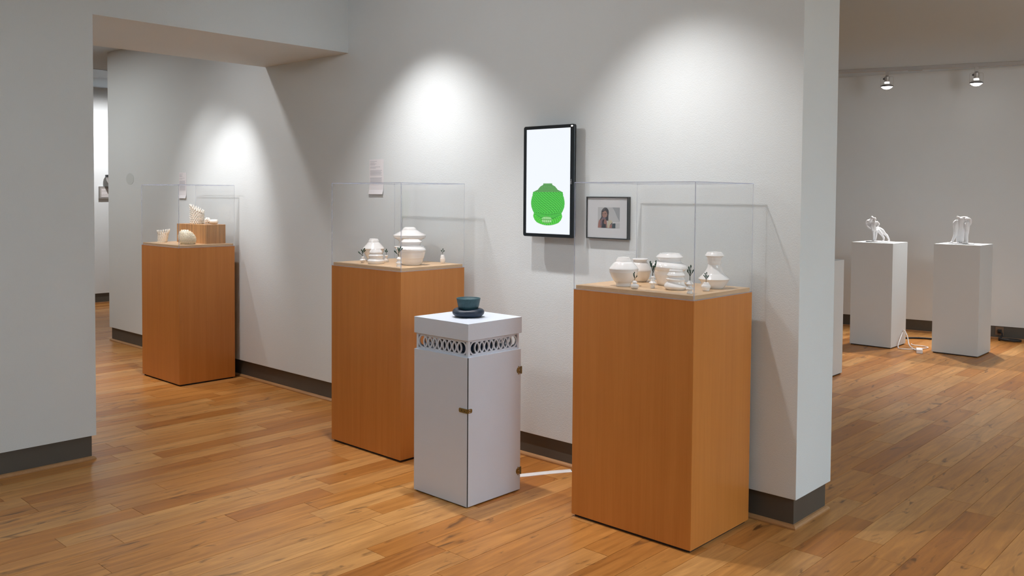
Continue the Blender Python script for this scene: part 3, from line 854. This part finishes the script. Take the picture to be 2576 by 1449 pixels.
def flat_vase_rows(name, rows, cx, y, mat, parent, mi=0, nx=16, sag=0.0):
    """flat picture of a turned vase: rows of (half width, z) with UVs wrapped like a cylinder; rows dip in the middle by sag"""
    bm = B(); uvl = bm.loops.layers.uv.new('UVMap')
    grid = []
    z0, z1 = rows[0][1], rows[-1][1]
    for hw, z in rows:
        row = []
        for k in range(nx+1):
            s = -1+2*k/nx
            zz = z - sag*hw*(1-s*s)
            row.append((bm.verts.new((cx+hw*s, y, zz)), (math.asin(s)/PI+.5, (z-z0)/(z1-z0))))
        grid.append(row)
    for a, b_ in zip(grid, grid[1:]):
        for k in range(nx):
            f = bm.faces.new((a[k][0], a[k+1][0], b_[k+1][0], b_[k][0]))
            for lp, q in zip(f.loops, (a[k], a[k+1], b_[k+1], b_[k])): lp[uvl].uv = q[1]
    return obj(name, bm, mat, parent)
def screen():
    YF = 3.650
    x0, x1, z0, z1 = -3.317, -2.952, 1.2735, 1.8845
    cx = (x0+x1)/2; cz = (z0+z1)/2
    t = thing('wall_screen', (cx, YW, cz), 'black upright wall screen showing a green wireframe vase', 'screen')
    def G(o): o.location = (-cx, -YW, -cz); return o
    sx0, sx1, sz0, sz1 = x0+.0215, x1-.0270, z0+.0185, z1-.0185
    fr = B()
    o1 = rounded(x0, z0, x1, z1, .012)
    o2 = rounded(x0+.002, z0+.002, x1-.002, z1-.002, .011)
    i1 = rounded(sx0, sz0, sx1, sz1, .001)
    loft(fr, [[(a, YF+.016, b_) for a, b_ in o1], [(a, YF+.003, b_) for a, b_ in o1], [(a, YF, b_) for a, b_ in o2], [(a, YF, b_) for a, b_ in i1], [(a, YF+.0035, b_) for a, b_ in i1]])
    G(obj('bezel', fr, M_BLACK, t))
    bk = B(); prism(bk, rounded(x0+.001, z0+.001, x1-.001, z1-.001, .012), YF+.006, YF+.0155, 'y'); prism(bk, rounded(x0+.03, z0+.03, x1-.03, z1-.03, .012), YF+.0155, YF+.031, 'y'); prism(bk, rounded(cx-.12, cz-.2, cx+.12, cz+.2, .02), YF+.031, YF+.055, 'y')
    G(obj('back_shell', bk, M_BLACK, t))
    mt = B(); box(mt, cx-.05, YF+.055, cz-.06, cx+.05, YW, cz+.06); G(obj('wall_mount', mt, M_BLACK, t))
    ds = B(); vv = [ds.verts.new((a, YF+.003, b_)) for a, b_ in ((sx0-.001, sz0-.001), (sx1+.001, sz0-.001), (sx1+.001, sz1+.001), (sx0-.001, sz1+.001))]; ds.faces.new(vv)
    dis = G(obj('display', ds, screen_mat(), t))
    # picture of the green vase (flat, shown on the display)
    W_, H_ = sx1-sx0, sz1-sz0
    U = lambda px: sx0 + (px-1322.5)/(1433.5-1322.5)*W_
    ccx = U(1377.6)
    m_ = 0.00262/ .92
    zof = lambda v: sz0 + (586.8-(450+v/9.057))/(586.8-326.0)*H_*1.0
    hwm = lambda hw: hw/9.057/(1433.5-1322.5)*W_
    yb = YF+.0022
    G1 = wire_mat('green_wire', (0.10, 0.66, 0.09), (0.015, 0.20, 0.02), 15, 22, 0.22)
    G2 = wire_mat('dark_green_wire', (0.16, 0.46, 0.14), (0.03, 0.13, 0.035), 22, 10, 0.24)
    G3 = wire_mat('base_green_wire', (0.12, 0.76, 0.08), (0.02, 0.24, 0.02), 17, 6, 0.24)
    foot = [(hwm(h), zof(v)) for h, v in ((250, 985), (300, 930), (330, 860), (332, 830), (315, 770))]
    body = [(hwm(h), zof(v)) for h, v in ((318, 770), (345, 720), (375, 640), (385, 560), (382, 500), (368, 430), (362, 400), (350, 390), (352, 360), (345, 340), (340, 300))]
    shoulder = [(hwm(h), zof(v)) for h, v in ((340, 300), (300, 280), (225, 245), (205, 215), (165, 170), (110, 140), (100, 120), (104, 104))]
    G(flat_vase_rows('picture_foot', foot, ccx, yb+.0004, G3, dis, sag=0.20))
    G(flat_vase_rows('picture_body', body, ccx, yb+.0002, G1, dis, sag=0.14 if False else 0.0))
    G(flat_vase_rows('picture_bowl', [(hwm(h), zof(v)) for h, v in ((150, 890), (240, 860), (300, 800), (330, 745), (345, 718))], ccx, yb+.0003, G1, dis, sag=0.0))
    def curve_line(name, hw, v, dip, th, mat, yy):
        bm = B(); n = 24; lo, hi = [], []
        for k in range(n+1):
            s_ = -1+2*k/n
            vv = v + dip*(1-s_*s_)
            lo.append(bm.verts.new((ccx+hwm(hw)*s_, yy, zof(vv+th*(1.02-s_*s_)))))
            hi.append(bm.verts.new((ccx+hwm(hw)*s_, yy, zof(vv))))
        for k in range(n): bm.faces.new((lo[k], lo[k+1], hi[k+1], hi[k]))
        return G(obj(name, bm, mat, dis))
    LINE = wire_mat('dark_green_line', (0.02, 0.20, 0.03), (0.02, 0.20, 0.03), 2, 2, 0.1)
    GLINT = wire_mat('pale_green_glint', (0.42, 0.78, 0.36), (0.12, 0.40, 0.10), 6, 5, 0.34)
    curve_line('picture_line', 300, 740, 66, 8, LINE, yb-.0001)
    curve_line('picture_line', 290, 790, 112, 14, LINE, yb-.0001)
    gm = B(); guv = gm.loops.layers.uv.new('UVMap')
    gf = gm.faces.new([gm.verts.new((ccx+hwm(-15+120*math.cos(2*PI*k/28)), yb-.0002, zof(925-80*math.sin(2*PI*k/28)))) for k in range(28)])
    for lp in gf.loops: lp[guv].uv = ((lp.vert.co.x-ccx)*12, lp.vert.co.z*12)
    G(obj('picture_glint', gm, GLINT, dis))
    G(flat_vase_rows('picture_shoulder', shoulder, ccx, yb, G2, dis))
    for ch in list(dis.children): ch.location = (0, 0, 0)
    # maker's letters up the right bezel
    cu = bpy.data.curves.new('maker_letters', 'FONT'); cu.body = 'DELL'; cu.size = 0.0125; cu.extrude = 0.0002
    cu.align_x = 'CENTER'; cu.align_y = 'CENTER'
    tmp = bpy.data.objects.new('tmp', cu); COL.objects.link(tmp)
    bpy.context.view_layer.update()
    me = bpy.data.meshes.new_from_object(tmp.evaluated_get(bpy.context.evaluated_depsgraph_get()))
    bpy.data.objects.remove(tmp); bpy.data.curves.remove(cu)
    me.materials.clear(); me.materials.append(M_SILVER)
    lt = bpy.data.objects.new('maker_letters', me); COL.objects.link(lt); lt.parent = t
    lt.rotation_euler = (R(90), R(-90), 0)
    lt.location = (x1-.0205-cx, YF-.0004-YW, (z0+(597-457)/(597-315)*(z1-z0))-cz)
    md = B(); prism(md, [(x1-.017+.0075*math.cos(2*PI*k/20), z1-.0105+.0045*math.sin(2*PI*k/20)) for k in range(20)], YF-.0006, YF, 'y')
    G(obj('white_dot', md, M_LED, t))
screen()

# ------------------------------------------------------------------ framed photograph
def framed():
    x0, x1, z0, z1 = -2.911, -2.640, 1.276, 1.4975
    YF = 3.705
    cx, cz = (x0+x1)/2, (z0+z1)/2
    t = thing('framed_photograph', (cx, YW, cz), 'thin black frame with a small portrait photograph, between screen and nearest case', 'picture')
    def G(o): o.location = (-cx, -YW, -cz); return o
    e = .0055
    fr = B()
    rc = lambda a0, b0, a1, b1: [(a0, b0), (a1, b0), (a1, b1), (a0, b1)]
    loft(fr, [[(a, YW-.001, b_) for a, b_ in rc(x0, z0, x1, z1)], [(a, YF, b_) for a, b_ in rc(x0, z0, x1, z1)],
              [(a, YF, b_) for a, b_ in rc(x0+e, z0+e, x1-e, z1-e)], [(a, YF+.008, b_) for a, b_ in rc(x0+e, z0+e, x1-e, z1-e)]])
    G(obj('frame', fr, M_FRAME, t))
    mb = B(); box(mb, x0+e-.001, YF+.006, z0+e-.001, x1-e+.001, YW-.002, z1-e+.001); G(obj('mat_board', mb, M_MAT, t))
    px0, px1, pz0, pz1 = -2.8365, -2.694, 1.334, 1.442
    cols = {'bg': (0.46, 0.49, 0.51), 'bg2': (0.30, 0.33, 0.36), 'hair': (0.030, 0.033, 0.045), 'hair2': (0.10, 0.10, 0.115), 'skin': (0.36, 0.21, 0.17), 'skin2': (0.30, 0.14, 0.12),
            'dark': (0.02, 0.028, 0.045), 'cloth': (0.50, 0.48, 0.36), 'box': (0.03, 0.06, 0.08), 'pale': (0.58, 0.60, 0.62), 'lips': (0.30, 0.10, 0.10), 'glove': (0.17, 0.13, 0.17)}
    mats = {k: plain('print_'+k, c, 0.45) for k, c in cols.items()}
    keys = list(mats)
    # zoom frame of the print: u 240..1185, v 275..1160
    Q = lambda u, v: (px0 + (u-240)/945*(px1-px0), pz1 - (v-275)/885*(pz1-pz0))
    bm = B()
    y = [YF+.0055]
    def poly(key, pts):
        y[0] -= .00006
        vs_ = [bm.verts.new((Q(u, v)[0], y[0], Q(u, v)[1])) for u, v in pts]
        f = bm.faces.new(vs_); f.material_index = keys.index(key)
    def ell(key, cu_, cv, ru, rv, rot=0.0, n=22):
        c, s = math.cos(rot), math.sin(rot)
        poly(key, [(cu_+ru*math.cos(2*PI*k/n)*c-rv*math.sin(2*PI*k/n)*s, cv+ru*math.cos(2*PI*k/n)*s+rv*math.sin(2*PI*k/n)*c) for k in range(n)])
    poly('bg', [(240, 275), (1185, 275), (1185, 1160), (240, 1160)])
    poly('bg2', [(870, 275), (1185, 275), (1185, 880), (1080, 700), (960, 420)])
    poly('pale', [(780, 915), (1185, 900), (1185, 945), (760, 960)])
    poly('skin2', [(245, 1160), (262, 950), (300, 830), (380, 770), (620, 800), (660, 1160)])
    poly('dark', [(395, 1160), (430, 1000), (450, 820), (560, 800), (600, 1000), (600, 1160)])
    poly('cloth', [(650, 1160), (680, 900), (740, 800), (860, 850), (870, 960), (760, 1030), (740, 1160)])
    poly('skin2', [(745, 1160), (765, 1050), (850, 980), (870, 1160)])
    poly('box', [(855, 1160), (860, 970), (1005, 955), (1000, 1160)])
    poly('dark', [(765, 1050), (800, 990), (870, 915), (885, 925), (850, 985)])
    poly('hair', [(390, 560), (400, 440), (450, 350), (540, 280), (630, 300), (700, 390), (720, 500), (700, 620), (700, 860), (600, 840), (560, 720), (430, 740), (360, 860), (340, 800), (400, 680)])
    poly('hair2', [(470, 350), (550, 285), (600, 310), (520, 400), (450, 420)])
    poly('skin', [(425, 560), (440, 500), (560, 420), (620, 470), (660, 590), (620, 690), (540, 720), (470, 700), (435, 640)])
    ell('hair', 462, 558, 28, 14); ell('hair', 565, 552, 36, 16)
    ell('lips', 515, 668, 36, 18); ell('skin2', 500, 620, 16, 30)
    ell('glove', 500, 755, 80, 50, .2)
    poly('skin2', [(530, 800), (600, 840), (640, 960), (560, 1010), (500, 960)])
    poly('glove', [(370, 850), (430, 780), (440, 960), (400, 1080), (350, 1040)])
    G(obj('photograph', bm, [mats[k] for k in keys], t))
    gl = B(); box(gl, x0+e, YF+.0030, z0+e, x1-e, YF+.0042, z1-e); G(obj('glazing', gl, M_ACRYLIC, t))
framed()

# ------------------------------------------------------------------ paper wall labels
def wall_label(x0, x1, z0, z1, lines, label):
    cx, cz = (x0+x1)/2, (z0+z1)/2
    t = thing('wall_label', (cx, YW, cz), label, 'label', 'paper wall labels')
    w2, h2 = (x1-x0)/2, (z1-z0)/2
    bm = B()
    rows = []
    n = 8
    for i in range(n+1):
        f = i/n
        z = -h2+2*h2*f
        o_ = -0.0016 - 0.010*max(0, (0.25-f)/0.25)**2
        rows.append([bm.verts.new(p) for p in ((-w2, o_, z), (w2, o_, z), (w2, o_+.0008, z), (-w2, o_+.0008, z))])
    for a, b_ in zip(rows, rows[1:]):
        for k in range(4): bm.faces.new((a[k], a[(k+1) % 4], b_[(k+1) % 4], b_[k]))
    bm.faces.new(rows[0]); bm.faces.new(list(reversed(rows[-1])))
    obj('sheet', bm, M_PAPER, t)
    tx = B()
    for (f, ln) in lines:
        z = h2-2*h2*f
        box(tx, -w2+.008, -.0020, z-.0012, -w2+.008+(2*w2-.016)*ln, -.0017, z+.0012)
    obj('printed_lines', tx, M_INK, t)
txt = [(0.06, .55), (.10, .35), (.13, .50), (.16, .38), (.22, .80), (.25, .45)] + [(.32+.022*i, .95-.05*(i % 3)) for i in range(7)] + [(.53+.022*i, .95-.06*(i % 2)) for i in range(8)]
wall_label(-4.806, -4.655, 1.502, 1.738, txt, 'white paper label with grey text behind the middle acrylic case')
wall_label(-7.541, -7.407, 1.453, 1.682, txt, 'white paper label on the wall behind the farthest acrylic case')
o = obj('cover_plate', prism(B(), [(0.085*math.cos(2*PI*k/28), 0.056*math.sin(2*PI*k/28)) for k in range(28)], -0.0012, 0, 'y'), M_DISC)
o.location = (-8.545, YW-.0003, 1.634); tag(o, 'faint grey round plate on the wall beyond the farthest pedestal', 'wall plate')

# ------------------------------------------------------------------ things on the far left wall
o = thing('wall_plaque', (RX0, 5.05, 1.50), 'grey plaque with dark border on the far bright wall, seen through the gap', 'plaque')
XP = 0.0
obj('board', box(B(), 0.0, -0.168, -0.082, 0.03, 0.17, 0.082, 0.002), M_PLAQUE, o)
pr_ = B()
for k in range(6): box(pr_, 0.030, -0.14, 0.035-.018*k, 0.0306, 0.13-.03*(k % 3), 0.043-.018*k)
obj('printed_lines', pr_, M_PAPER, o)
bdr = B()
rr = [(-0.168, -0.082), (0.17, -0.082), (0.17, 0.082), (-0.168, 0.082)]
rr2 = [(-0.156, -0.060), (0.158, -0.060), (0.158, 0.066), (-0.156, 0.066)]
loft(bdr, [[(0.0302, a, b_) for a, b_ in rr], [(0.032, a, b_) for a, b_ in rr], [(0.032, a, b_) for a, b_ in rr2], [(0.0302, a, b_) for a, b_ in rr2]])
obj('border', bdr, plain('plaque_border', (0.24, 0.24, 0.23), 0.6), o)
o = thing('wall_bowl', (RX0+.095, 5.03, 1.60), 'small pale bowl with a black rim above the far grey plaque', 'bowl')
obj('bowl', lathe(B(), [(0.02, 0.0), (0.055, 0.02), (0.075, 0.06), (0.080, 0.105), (0.074, 0.105), (0.068, 0.06), (0.01, 0.01)], 28, cap_top=True), M_CERAMIC, o, True, 45)
obj('black_rim', lathe(B(), [(0.080, 0.105), (0.092, 0.105), (0.092, 0.138), (0.070, 0.138), (0.070, 0.105)], 28, cap_bottom=False), M_BLACK, o, True, 30)
hb = B(); box(hb, -0.07, -.012, 0.11, -0.075+.01, .012, 0.135); box(hb, -0.07, -.004, .115, -.08+.0, .004, .13)
obj('bracket', box(B(), -0.095, -0.008, 0.112, -0.070, 0.008, 0.130), M_BLACK, o); hb.free()
# strip vent in the ceiling of the far left room
vt = tag(obj('ceiling_vent', box(B(), -11.05, 3.2, CEIL-.004, -10.35, 5.6, CEIL-.0005), M_VENT), 'blue-grey strip vent in the far left ceiling, seen through the gap', 'vent')

# ------------------------------------------------------------------ cable cover and plug between the pedestals
cc = B()
a0, a1 = Vector((-3.200, 3.345, 0)), Vector((-2.995, 3.700, 0))
pa = smooth_path([a0, a0.lerp(a1, .35)+Vector((.003, 0, 0)), a0.lerp(a1, .7)+Vector((-.003, 0, 0)), a1], 5)
dv = (a1-a0).normalized(); sd = Vector((dv.y, -dv.x, 0))
secs = []
for p in pa:
    secs.append([p+sd*s+Vector((0, 0, z)) for s, z in ((-.024, .0006), (-.016, .0045), (-.004, .0062), (.004, .0062), (.016, .0045), (.024, .0006))])
vl = loft(cc, secs)
cc.faces.new(vl[0]); cc.faces.new(list(reversed(vl[-1])))
tag(obj('cable_cover', cc, M_WIRE, None, True, 40), 'white taped cable cover on the floor between cabinet and nearest pedestal', 'cable cover')
pc = B()
tube(pc, smooth_path([(-2.985, 3.692, .006), (-2.968, 3.715, .012), (-2.955, 3.738, .026), (-2.93, 3.742, .03)], 5), .004, 8)
tag(obj('power_cord', pc, M_BLACKRUB, None, True), 'short black cord at the end of the white cable cover', 'cord')

# ------------------------------------------------------------------ right hand room
def white_pedestal(x1, y0, w_, d_, h, label):
    t = thing('white_pedestal', (x1-w_/2, y0+d_/2, 0), label, 'pedestal', 'plain white pedestals in the right room')
    obj('plinth', box(B(), -w_/2+.01, -d_/2+.01, 0, w_/2-.01, d_/2-.01, .010), M_DARK, t)
    obj('body', box(B(), -w_/2, -d_/2, .010, w_/2, d_/2, h, .0015), M_WHITE2, t)
white_pedestal(-3.153, 8.927, 0.413, 0.414, 1.052, 'white pedestal carrying the leaning pair of figures')
white_pedestal(-2.385, 9.024, 0.414, 0.417, 1.062, 'white pedestal carrying the upright group with raised arms, rightmost')
white_pedestal(-3.006, 6.960, 0.400, 0.414, 0.975, 'bare white pedestal half hidden behind the free wall end')

def remesh(bm, name, mat, parent, vox=0.004):
    me = bpy.data.meshes.new('tmp'); bm.to_mesh(me); bm.free()
    tmp = bpy.data.objects.new('tmp', me); COL.objects.link(tmp)
    md = tmp.modifiers.new('r', 'REMESH'); md.mode = 'VOXEL'; md.voxel_size = vox
    m2 = tmp.modifiers.new('s', 'SMOOTH'); m2.iterations = 4; m2.factor = 0.5
    bpy.context.view_layer.update()
    me2 = bpy.data.meshes.new_from_object(tmp.evaluated_get(bpy.context.evaluated_depsgraph_get()))
    bpy.data.objects.remove(tmp); bpy.data.meshes.remove(me)
    me2.materials.clear(); me2.materials.append(mat)
    for p in me2.polygons: p.use_smooth = True
    o = bpy.data.objects.new(name, me2); COL.objects.link(o); o.parent = parent
    return o
def limb(bm, pts, rad):
    """tapered limb with round ends"""
    sp = smooth_path(pts, 4)
    n = len(pts)
    rr_ = []
    for i in range(len(sp)):
        f = i/4; k = min(int(f), n-2); rr_.append(rad[k]+(rad[k+1]-rad[k])*(f-k))
    tube(bm, sp, rr_, 10)
    ellipsoid(bm, sp[0], rad[0], rad[0], rad[0], 10); ellipsoid(bm, sp[-1], rad[-1], rad[-1], rad[-1], 10)
def fig(s, u0, v0, at):
    bk = Vector((at[0], at[1], 0)).normalized(); rg_ = Vector((bk.y, -bk.x, 0))
    return lambda u, v, d=0.0: rg_*((u-u0)*s) + bk*d + Vector((0, 0, (v0-v)*s))
def statue_lean():
    t = thing('figure_sculpture', (-3.372, 9.140, 1.0525), 'white plaster sculpture of a standing figure with another leaning on it', 'sculpture', 'small white plaster figures')
    F = fig(0.000250, 850, 1225, (-3.38, 9.13))
    pl = lathe(B(), [(0.125, 0.0), (0.130, 0.004), (0.122, 0.008)], 36, cap_top=True)
    pl = obj('base_plate', pl, M_STATUE, t, True, 40); pl.scale = (1.0, 0.8, 1.0)
    a = B()
    for s_ in (-1, 1):                              # front figure, standing
        limb(a, [F(690+45*s_, 760, -.02), F(700+40*s_, 950, -.026), F(685+30*s_, 1170, -.02)], [.015, .012, .008])
        limb(a, [F(685+30*s_, 1175, -.02), F(640+40*s_, 1185, -.045)], [.008, .006])
    limb(a, [F(665, 760, -.02), F(665, 600, -.022), F(675, 440, -.02)], [.022, .023, .022])
    limb(a, [F(600, 450, -.02), F(770, 440, -.018)], [.015, .017])
    ellipsoid(a, F(685, 290, -.022), .014, .016, .019, 12)
    limb(a, [F(680, 400, -.02), F(684, 330, -.02)], [.008, .008])
    limb(a, [F(770, 430, -.018), F(840, 500, -.02), F(780, 590, -.035)], [.012, .011, .008])
    limb(a, [F(600, 450, -.02), F(560, 600, -.03), F(600, 720, -.045)], [.012, .010, .008])
    # leaning figure behind, legs braced to the right
    limb(a, [F(440, 420, .03), F(560, 560, .03), F(780, 700, .025)], [.026, .026, .022])
    limb(a, [F(540, 330, .03), F(450, 400, .03)], [.016, .020])
    ellipsoid(a, F(575, 235, .02), .013, .015, .018, 12)
    ellipsoid(a, F(620, 250, .0), .010, .012, .012, 10)
    limb(a, [F(545, 300, .025), F(560, 270, .022)], [.010, .009])
    limb(a, [F(420, 380, .02), F(345, 500, .015), F(400, 600, .0), F(545, 715, -.01)], [.013, .011, .010, .008])
    limb(a, [F(800, 680, .03), F(960, 760, .035), F(1090, 910, .035), F(1150, 950, .035), F(1250, 1150, .04)], [.022, .020, .013, .012, .008])
    limb(a, [F(820, 760, .01), F(930, 880, .01), F(990, 980, .01), F(1040, 1060, .015), F(1030, 1165, .01)], [.020, .015, .011, .010, .007])
    limb(a, [F(1245, 1172, .04), F(1190, 1180, .02)], [.008, .006])
    limb(a, [F(1030, 1175, .01), F(975, 1180, -.01)], [.008, .006])
    remesh(a, 'figures', M_STATUE, t, .0032)
    c = B()
    box(c, -.001, -.001, 0, .001, .001, .002)
    c.free()
statue_lean()
def statue_group():
    t = thing('figure_sculpture', (-2.615, 9.235, 1.0625), 'white plaster sculpture of an upright cluster of figures with raised arms', 'sculpture', 'small white plaster figures')
    F = fig(0.000236, 640, 1325, (-2.615, 9.235))
    pl = lathe(B(), [(0.115, 0.0), (0.120, 0.004), (0.112, 0.008)], 36, cap_top=True)
    obj('base_plate', pl, M_STATUE, t, True, 40).scale = (1.0, 0.85, 1.0)
    a = B()
    limb(a, [F(620, 1190, .02), F(615, 950, .02), F(630, 600, .015), F(650, 360, .01)], [.030, .034, .040, .038])      # robed middle
    limb(a, [F(490, 225, .0), F(600, 280, .0), F(720, 250, .0), F(830, 245, .0)], [.011, .014, .015, .012])              # arms across the top
    limb(a, [F(570, 300, .0), F(600, 420, .005)], [.016, .022])
    ellipsoid(a, F(810, 300, -.015), .016, .015, .014, 12)
    limb(a, [F(900, 300, -.01), F(960, 340, -.01), F(960, 470, -.01), F(900, 560, -.02)], [.014, .013, .014, .012])       # right shoulder and arm
    limb(a, [F(830, 470, -.02), F(840, 620, -.02), F(850, 780, -.02), F(830, 1000, -.02), F(850, 1240, -.02)], [.022, .026, .020, .017, .012])
    ellipsoid(a, F(780, 490, -.045), .010, .010, .009, 10)
    limb(a, [F(430, 400, -.005), F(370, 470, -.01), F(420, 560, -.025)], [.013, .013, .010])                                # left shoulder and arm
    limb(a, [F(440, 420, .0), F(430, 600, -.01), F(430, 800, -.015), F(400, 1000, -.015), F(310, 1250, -.03)], [.020, .024, .019, .016, .010])
    limb(a, [F(310, 1262, -.03), F(240, 1300-25, -.05)], [.010, .007])
    limb(a, [F(850, 1262, -.02), F(760, 1272, -.05)], [.011, .009])
    limb(a, [F(500, 1000, .0), F(500, 1240, .0)], [.014, .012])
    remesh(a, 'figures', M_STATUE, t, .0032)
statue_group()

# track with two lamps
TA = Vector((-3.995, 9.540, 2.880)); TB = Vector((-2.308, 10.090, 2.880))
tdir = (TB-TA).normalized(); tang = math.atan2(tdir.y, tdir.x)
tr = thing('light_track', (TA.x, TA.y, 2.880), 'grey light track under the ceiling of the right room', 'track', None, tang)
obj('rail', box(B(), -1.6, -.018, -.012, 4.0, .018, .0245, .001), M_TRACK, tr)
obj('joiner', box(B(), .70, -.026, -.022, .84, .026, -.0122, .001), M_TRACK, tr)
def lamp(s, drop, tilt, target, label, watts):
    p = TA + tdir*s
    t = thing('track_lamp', (p.x, p.y, 2.868), label, 'lamp', 'lit lamps on the track', tang)
    obj('adapter', box(B(), -.018, -.014, -.050, .018, .014, -.0003, .002), M_LAMPGREY, t)
    ar = B(); tube(ar, smooth_path([(0, 0, -.048), (-.012, 0, -.070), (-.030, -.004, -.082)], 4), .009, 10); ellipsoid(ar, (-.030, -.004, -.082), .013, .012, .012, 10)
    obj('arm', ar, M_LAMPDARK, t, True)
    so = B(); lathe(so, [(.020, -drop+.050), (.026, -drop+.060), (.027, -.062), (.018, -.055)], 20, cap_top=True); obj('socket', so, M_LAMPGREY, t, True, 40)
    nk = B(); lathe(nk, [(.026, -drop+.030), (.025, -drop+.052)], 20, cap_top=True); obj('bulb_neck', nk, M_GLOW, t, True, 40)
    rf = B(); lathe(rf, [(.060, -drop), (.061, -drop+.008), (.050, -drop+.022), (.028, -drop+.034)], 28, cap_bottom=False, cap_top=True); obj('reflector', rf, M_LAMPGREY, t, True, 40)
    rm = B(); lathe(rm, [(.0615, -drop-.001), (.064, -drop+.002), (.064, -drop+.010), (.0615, -drop+.012)], 28, cap_bottom=False); obj('rim', rm, M_LAMPDARK, t, True, 40)
    le = B(); lathe(le, [(.004, -drop-.026), (.024, -drop-.023), (.042, -drop-.014), (.053, -drop-.004), (.058, -drop)], 28); obj('lens', le, M_LENS, t, True)
    yk = B()
    for sg in (-1, 1): tube(yk, smooth_path([(sg*.020, 0, -.060), (sg*.055, 0, -.064), (sg*.062, 0, -.080), (sg*.062, 0, -drop+.005)], 4), .0016, 6)
    obj('wire_yoke', yk, M_LAMPGREY, t, True)
    sp_ = spot('lamp_light', (p.x, p.y, 2.868-drop-.042), target, watts, 76, 0.8, 0.03)
lamp(0.495, 0.168, 0, (-3.36, 9.13, 1.05), 'lit track lamp nearest the free wall end', POW['lamps'])
lamp(1.350, 0.172, 0, (-2.60, 9.23, 1.05), 'lit track lamp at the far right of the picture', POW['lamps'])

# white cable with adapter, dark cables, wall outlet
wc = B()
x_ = -3.153
pts = [(x_+.004, 9.24, .150), (x_+.03, 9.22, .155), (x_+.07, 9.19, .10), (-3.04, 9.12, .03), (-2.96, 9.03, .0065), (-2.925, 8.985, .012)]
tube(wc, smooth_path(pts, 6), .0055, 8)
pts = [(x_+.008, 9.235, .142), (x_+.022, 9.10, .06), (x_+.030, 9.045, .0065), (-3.07, 8.985, .0062), (-2.99, 9.03, .0062), (-2.93, 9.13, .0062), (-2.90, 9.24, .0062), (-2.95, 9.30, .0062), (-3.06, 9.30, .0062), (-3.10, 9.36, .0062)]
tube(wc, smooth_path(pts, 6), .0052, 8)
tc = thing('white_power_cable', (-3.05, 9.1, 0), 'looped white cable with a block adapter beside the left white pedestal', 'cable')
o = obj('cable', wc, M_WIRE, tc, True); o.location = (3.05, -9.1, 0)
ab = B(); box(ab, -.028, -.065, .0005, .028, .065, .038, .004)
o = obj('adapter', ab, M_WIRE, tc); o.location = (-2.880+3.05, 8.925-9.1, 0); o.rotation_euler = (0, 0, R(20))
dc = B()
tube(dc, smooth_path([(-3.32, 9.62, .011), (-3.15, 9.80, .011), (-2.9, 9.86, .011), (-2.7, 9.90, .011)], 6), .010, 8)
tag(obj('floor_cable', dc, M_BLACKRUB, None, True), 'dark cable lying on the floor between the two white pedestals', 'cable')
n_ = Vector((math.sin(FA), -math.cos(FA), 0)); tdw = Vector((math.cos(FA), math.sin(FA), 0))
ob = FP + tdw*1.60 + Vector((0, 0, .085))
t = thing('wall_outlet', ob, 'outlet with a black plug in the dark base at the far right', 'outlet', None, FA)
obj('plate', box(B(), -.04, .010, -.045, .04, .0178, .045, .002), plain('outlet_plate', (0.20, 0.13, 0.08), 0.5), t)
obj('plug', box(B(), -.015, -.025, -.022, .022, .0098, .018, .004), M_BLACKRUB, t)
bc = B()
base = FP + tdw*1.60
pts = [base+n_*.026+Vector((0, 0, .08)), base+tdw*.03+n_*.05+Vector((0, 0, .07)), base+tdw*.02+n_*.06+Vector((0, 0, .02))]
ring = []
for k in range(26):
    a = 2*PI*k/12
    ring.append(base+tdw*(.11+.10*math.cos(a+PI))+n_*(.14+.06*math.sin(a+PI)) + Vector((0, 0, .010+.0085*(k/12))))
tube(bc, smooth_path(pts+ring, 4), .0085, 8)
tag(obj('coiled_cord', bc, M_BLACKRUB, None, True), 'coiled black cord on the floor below the outlet at the far right', 'cord')
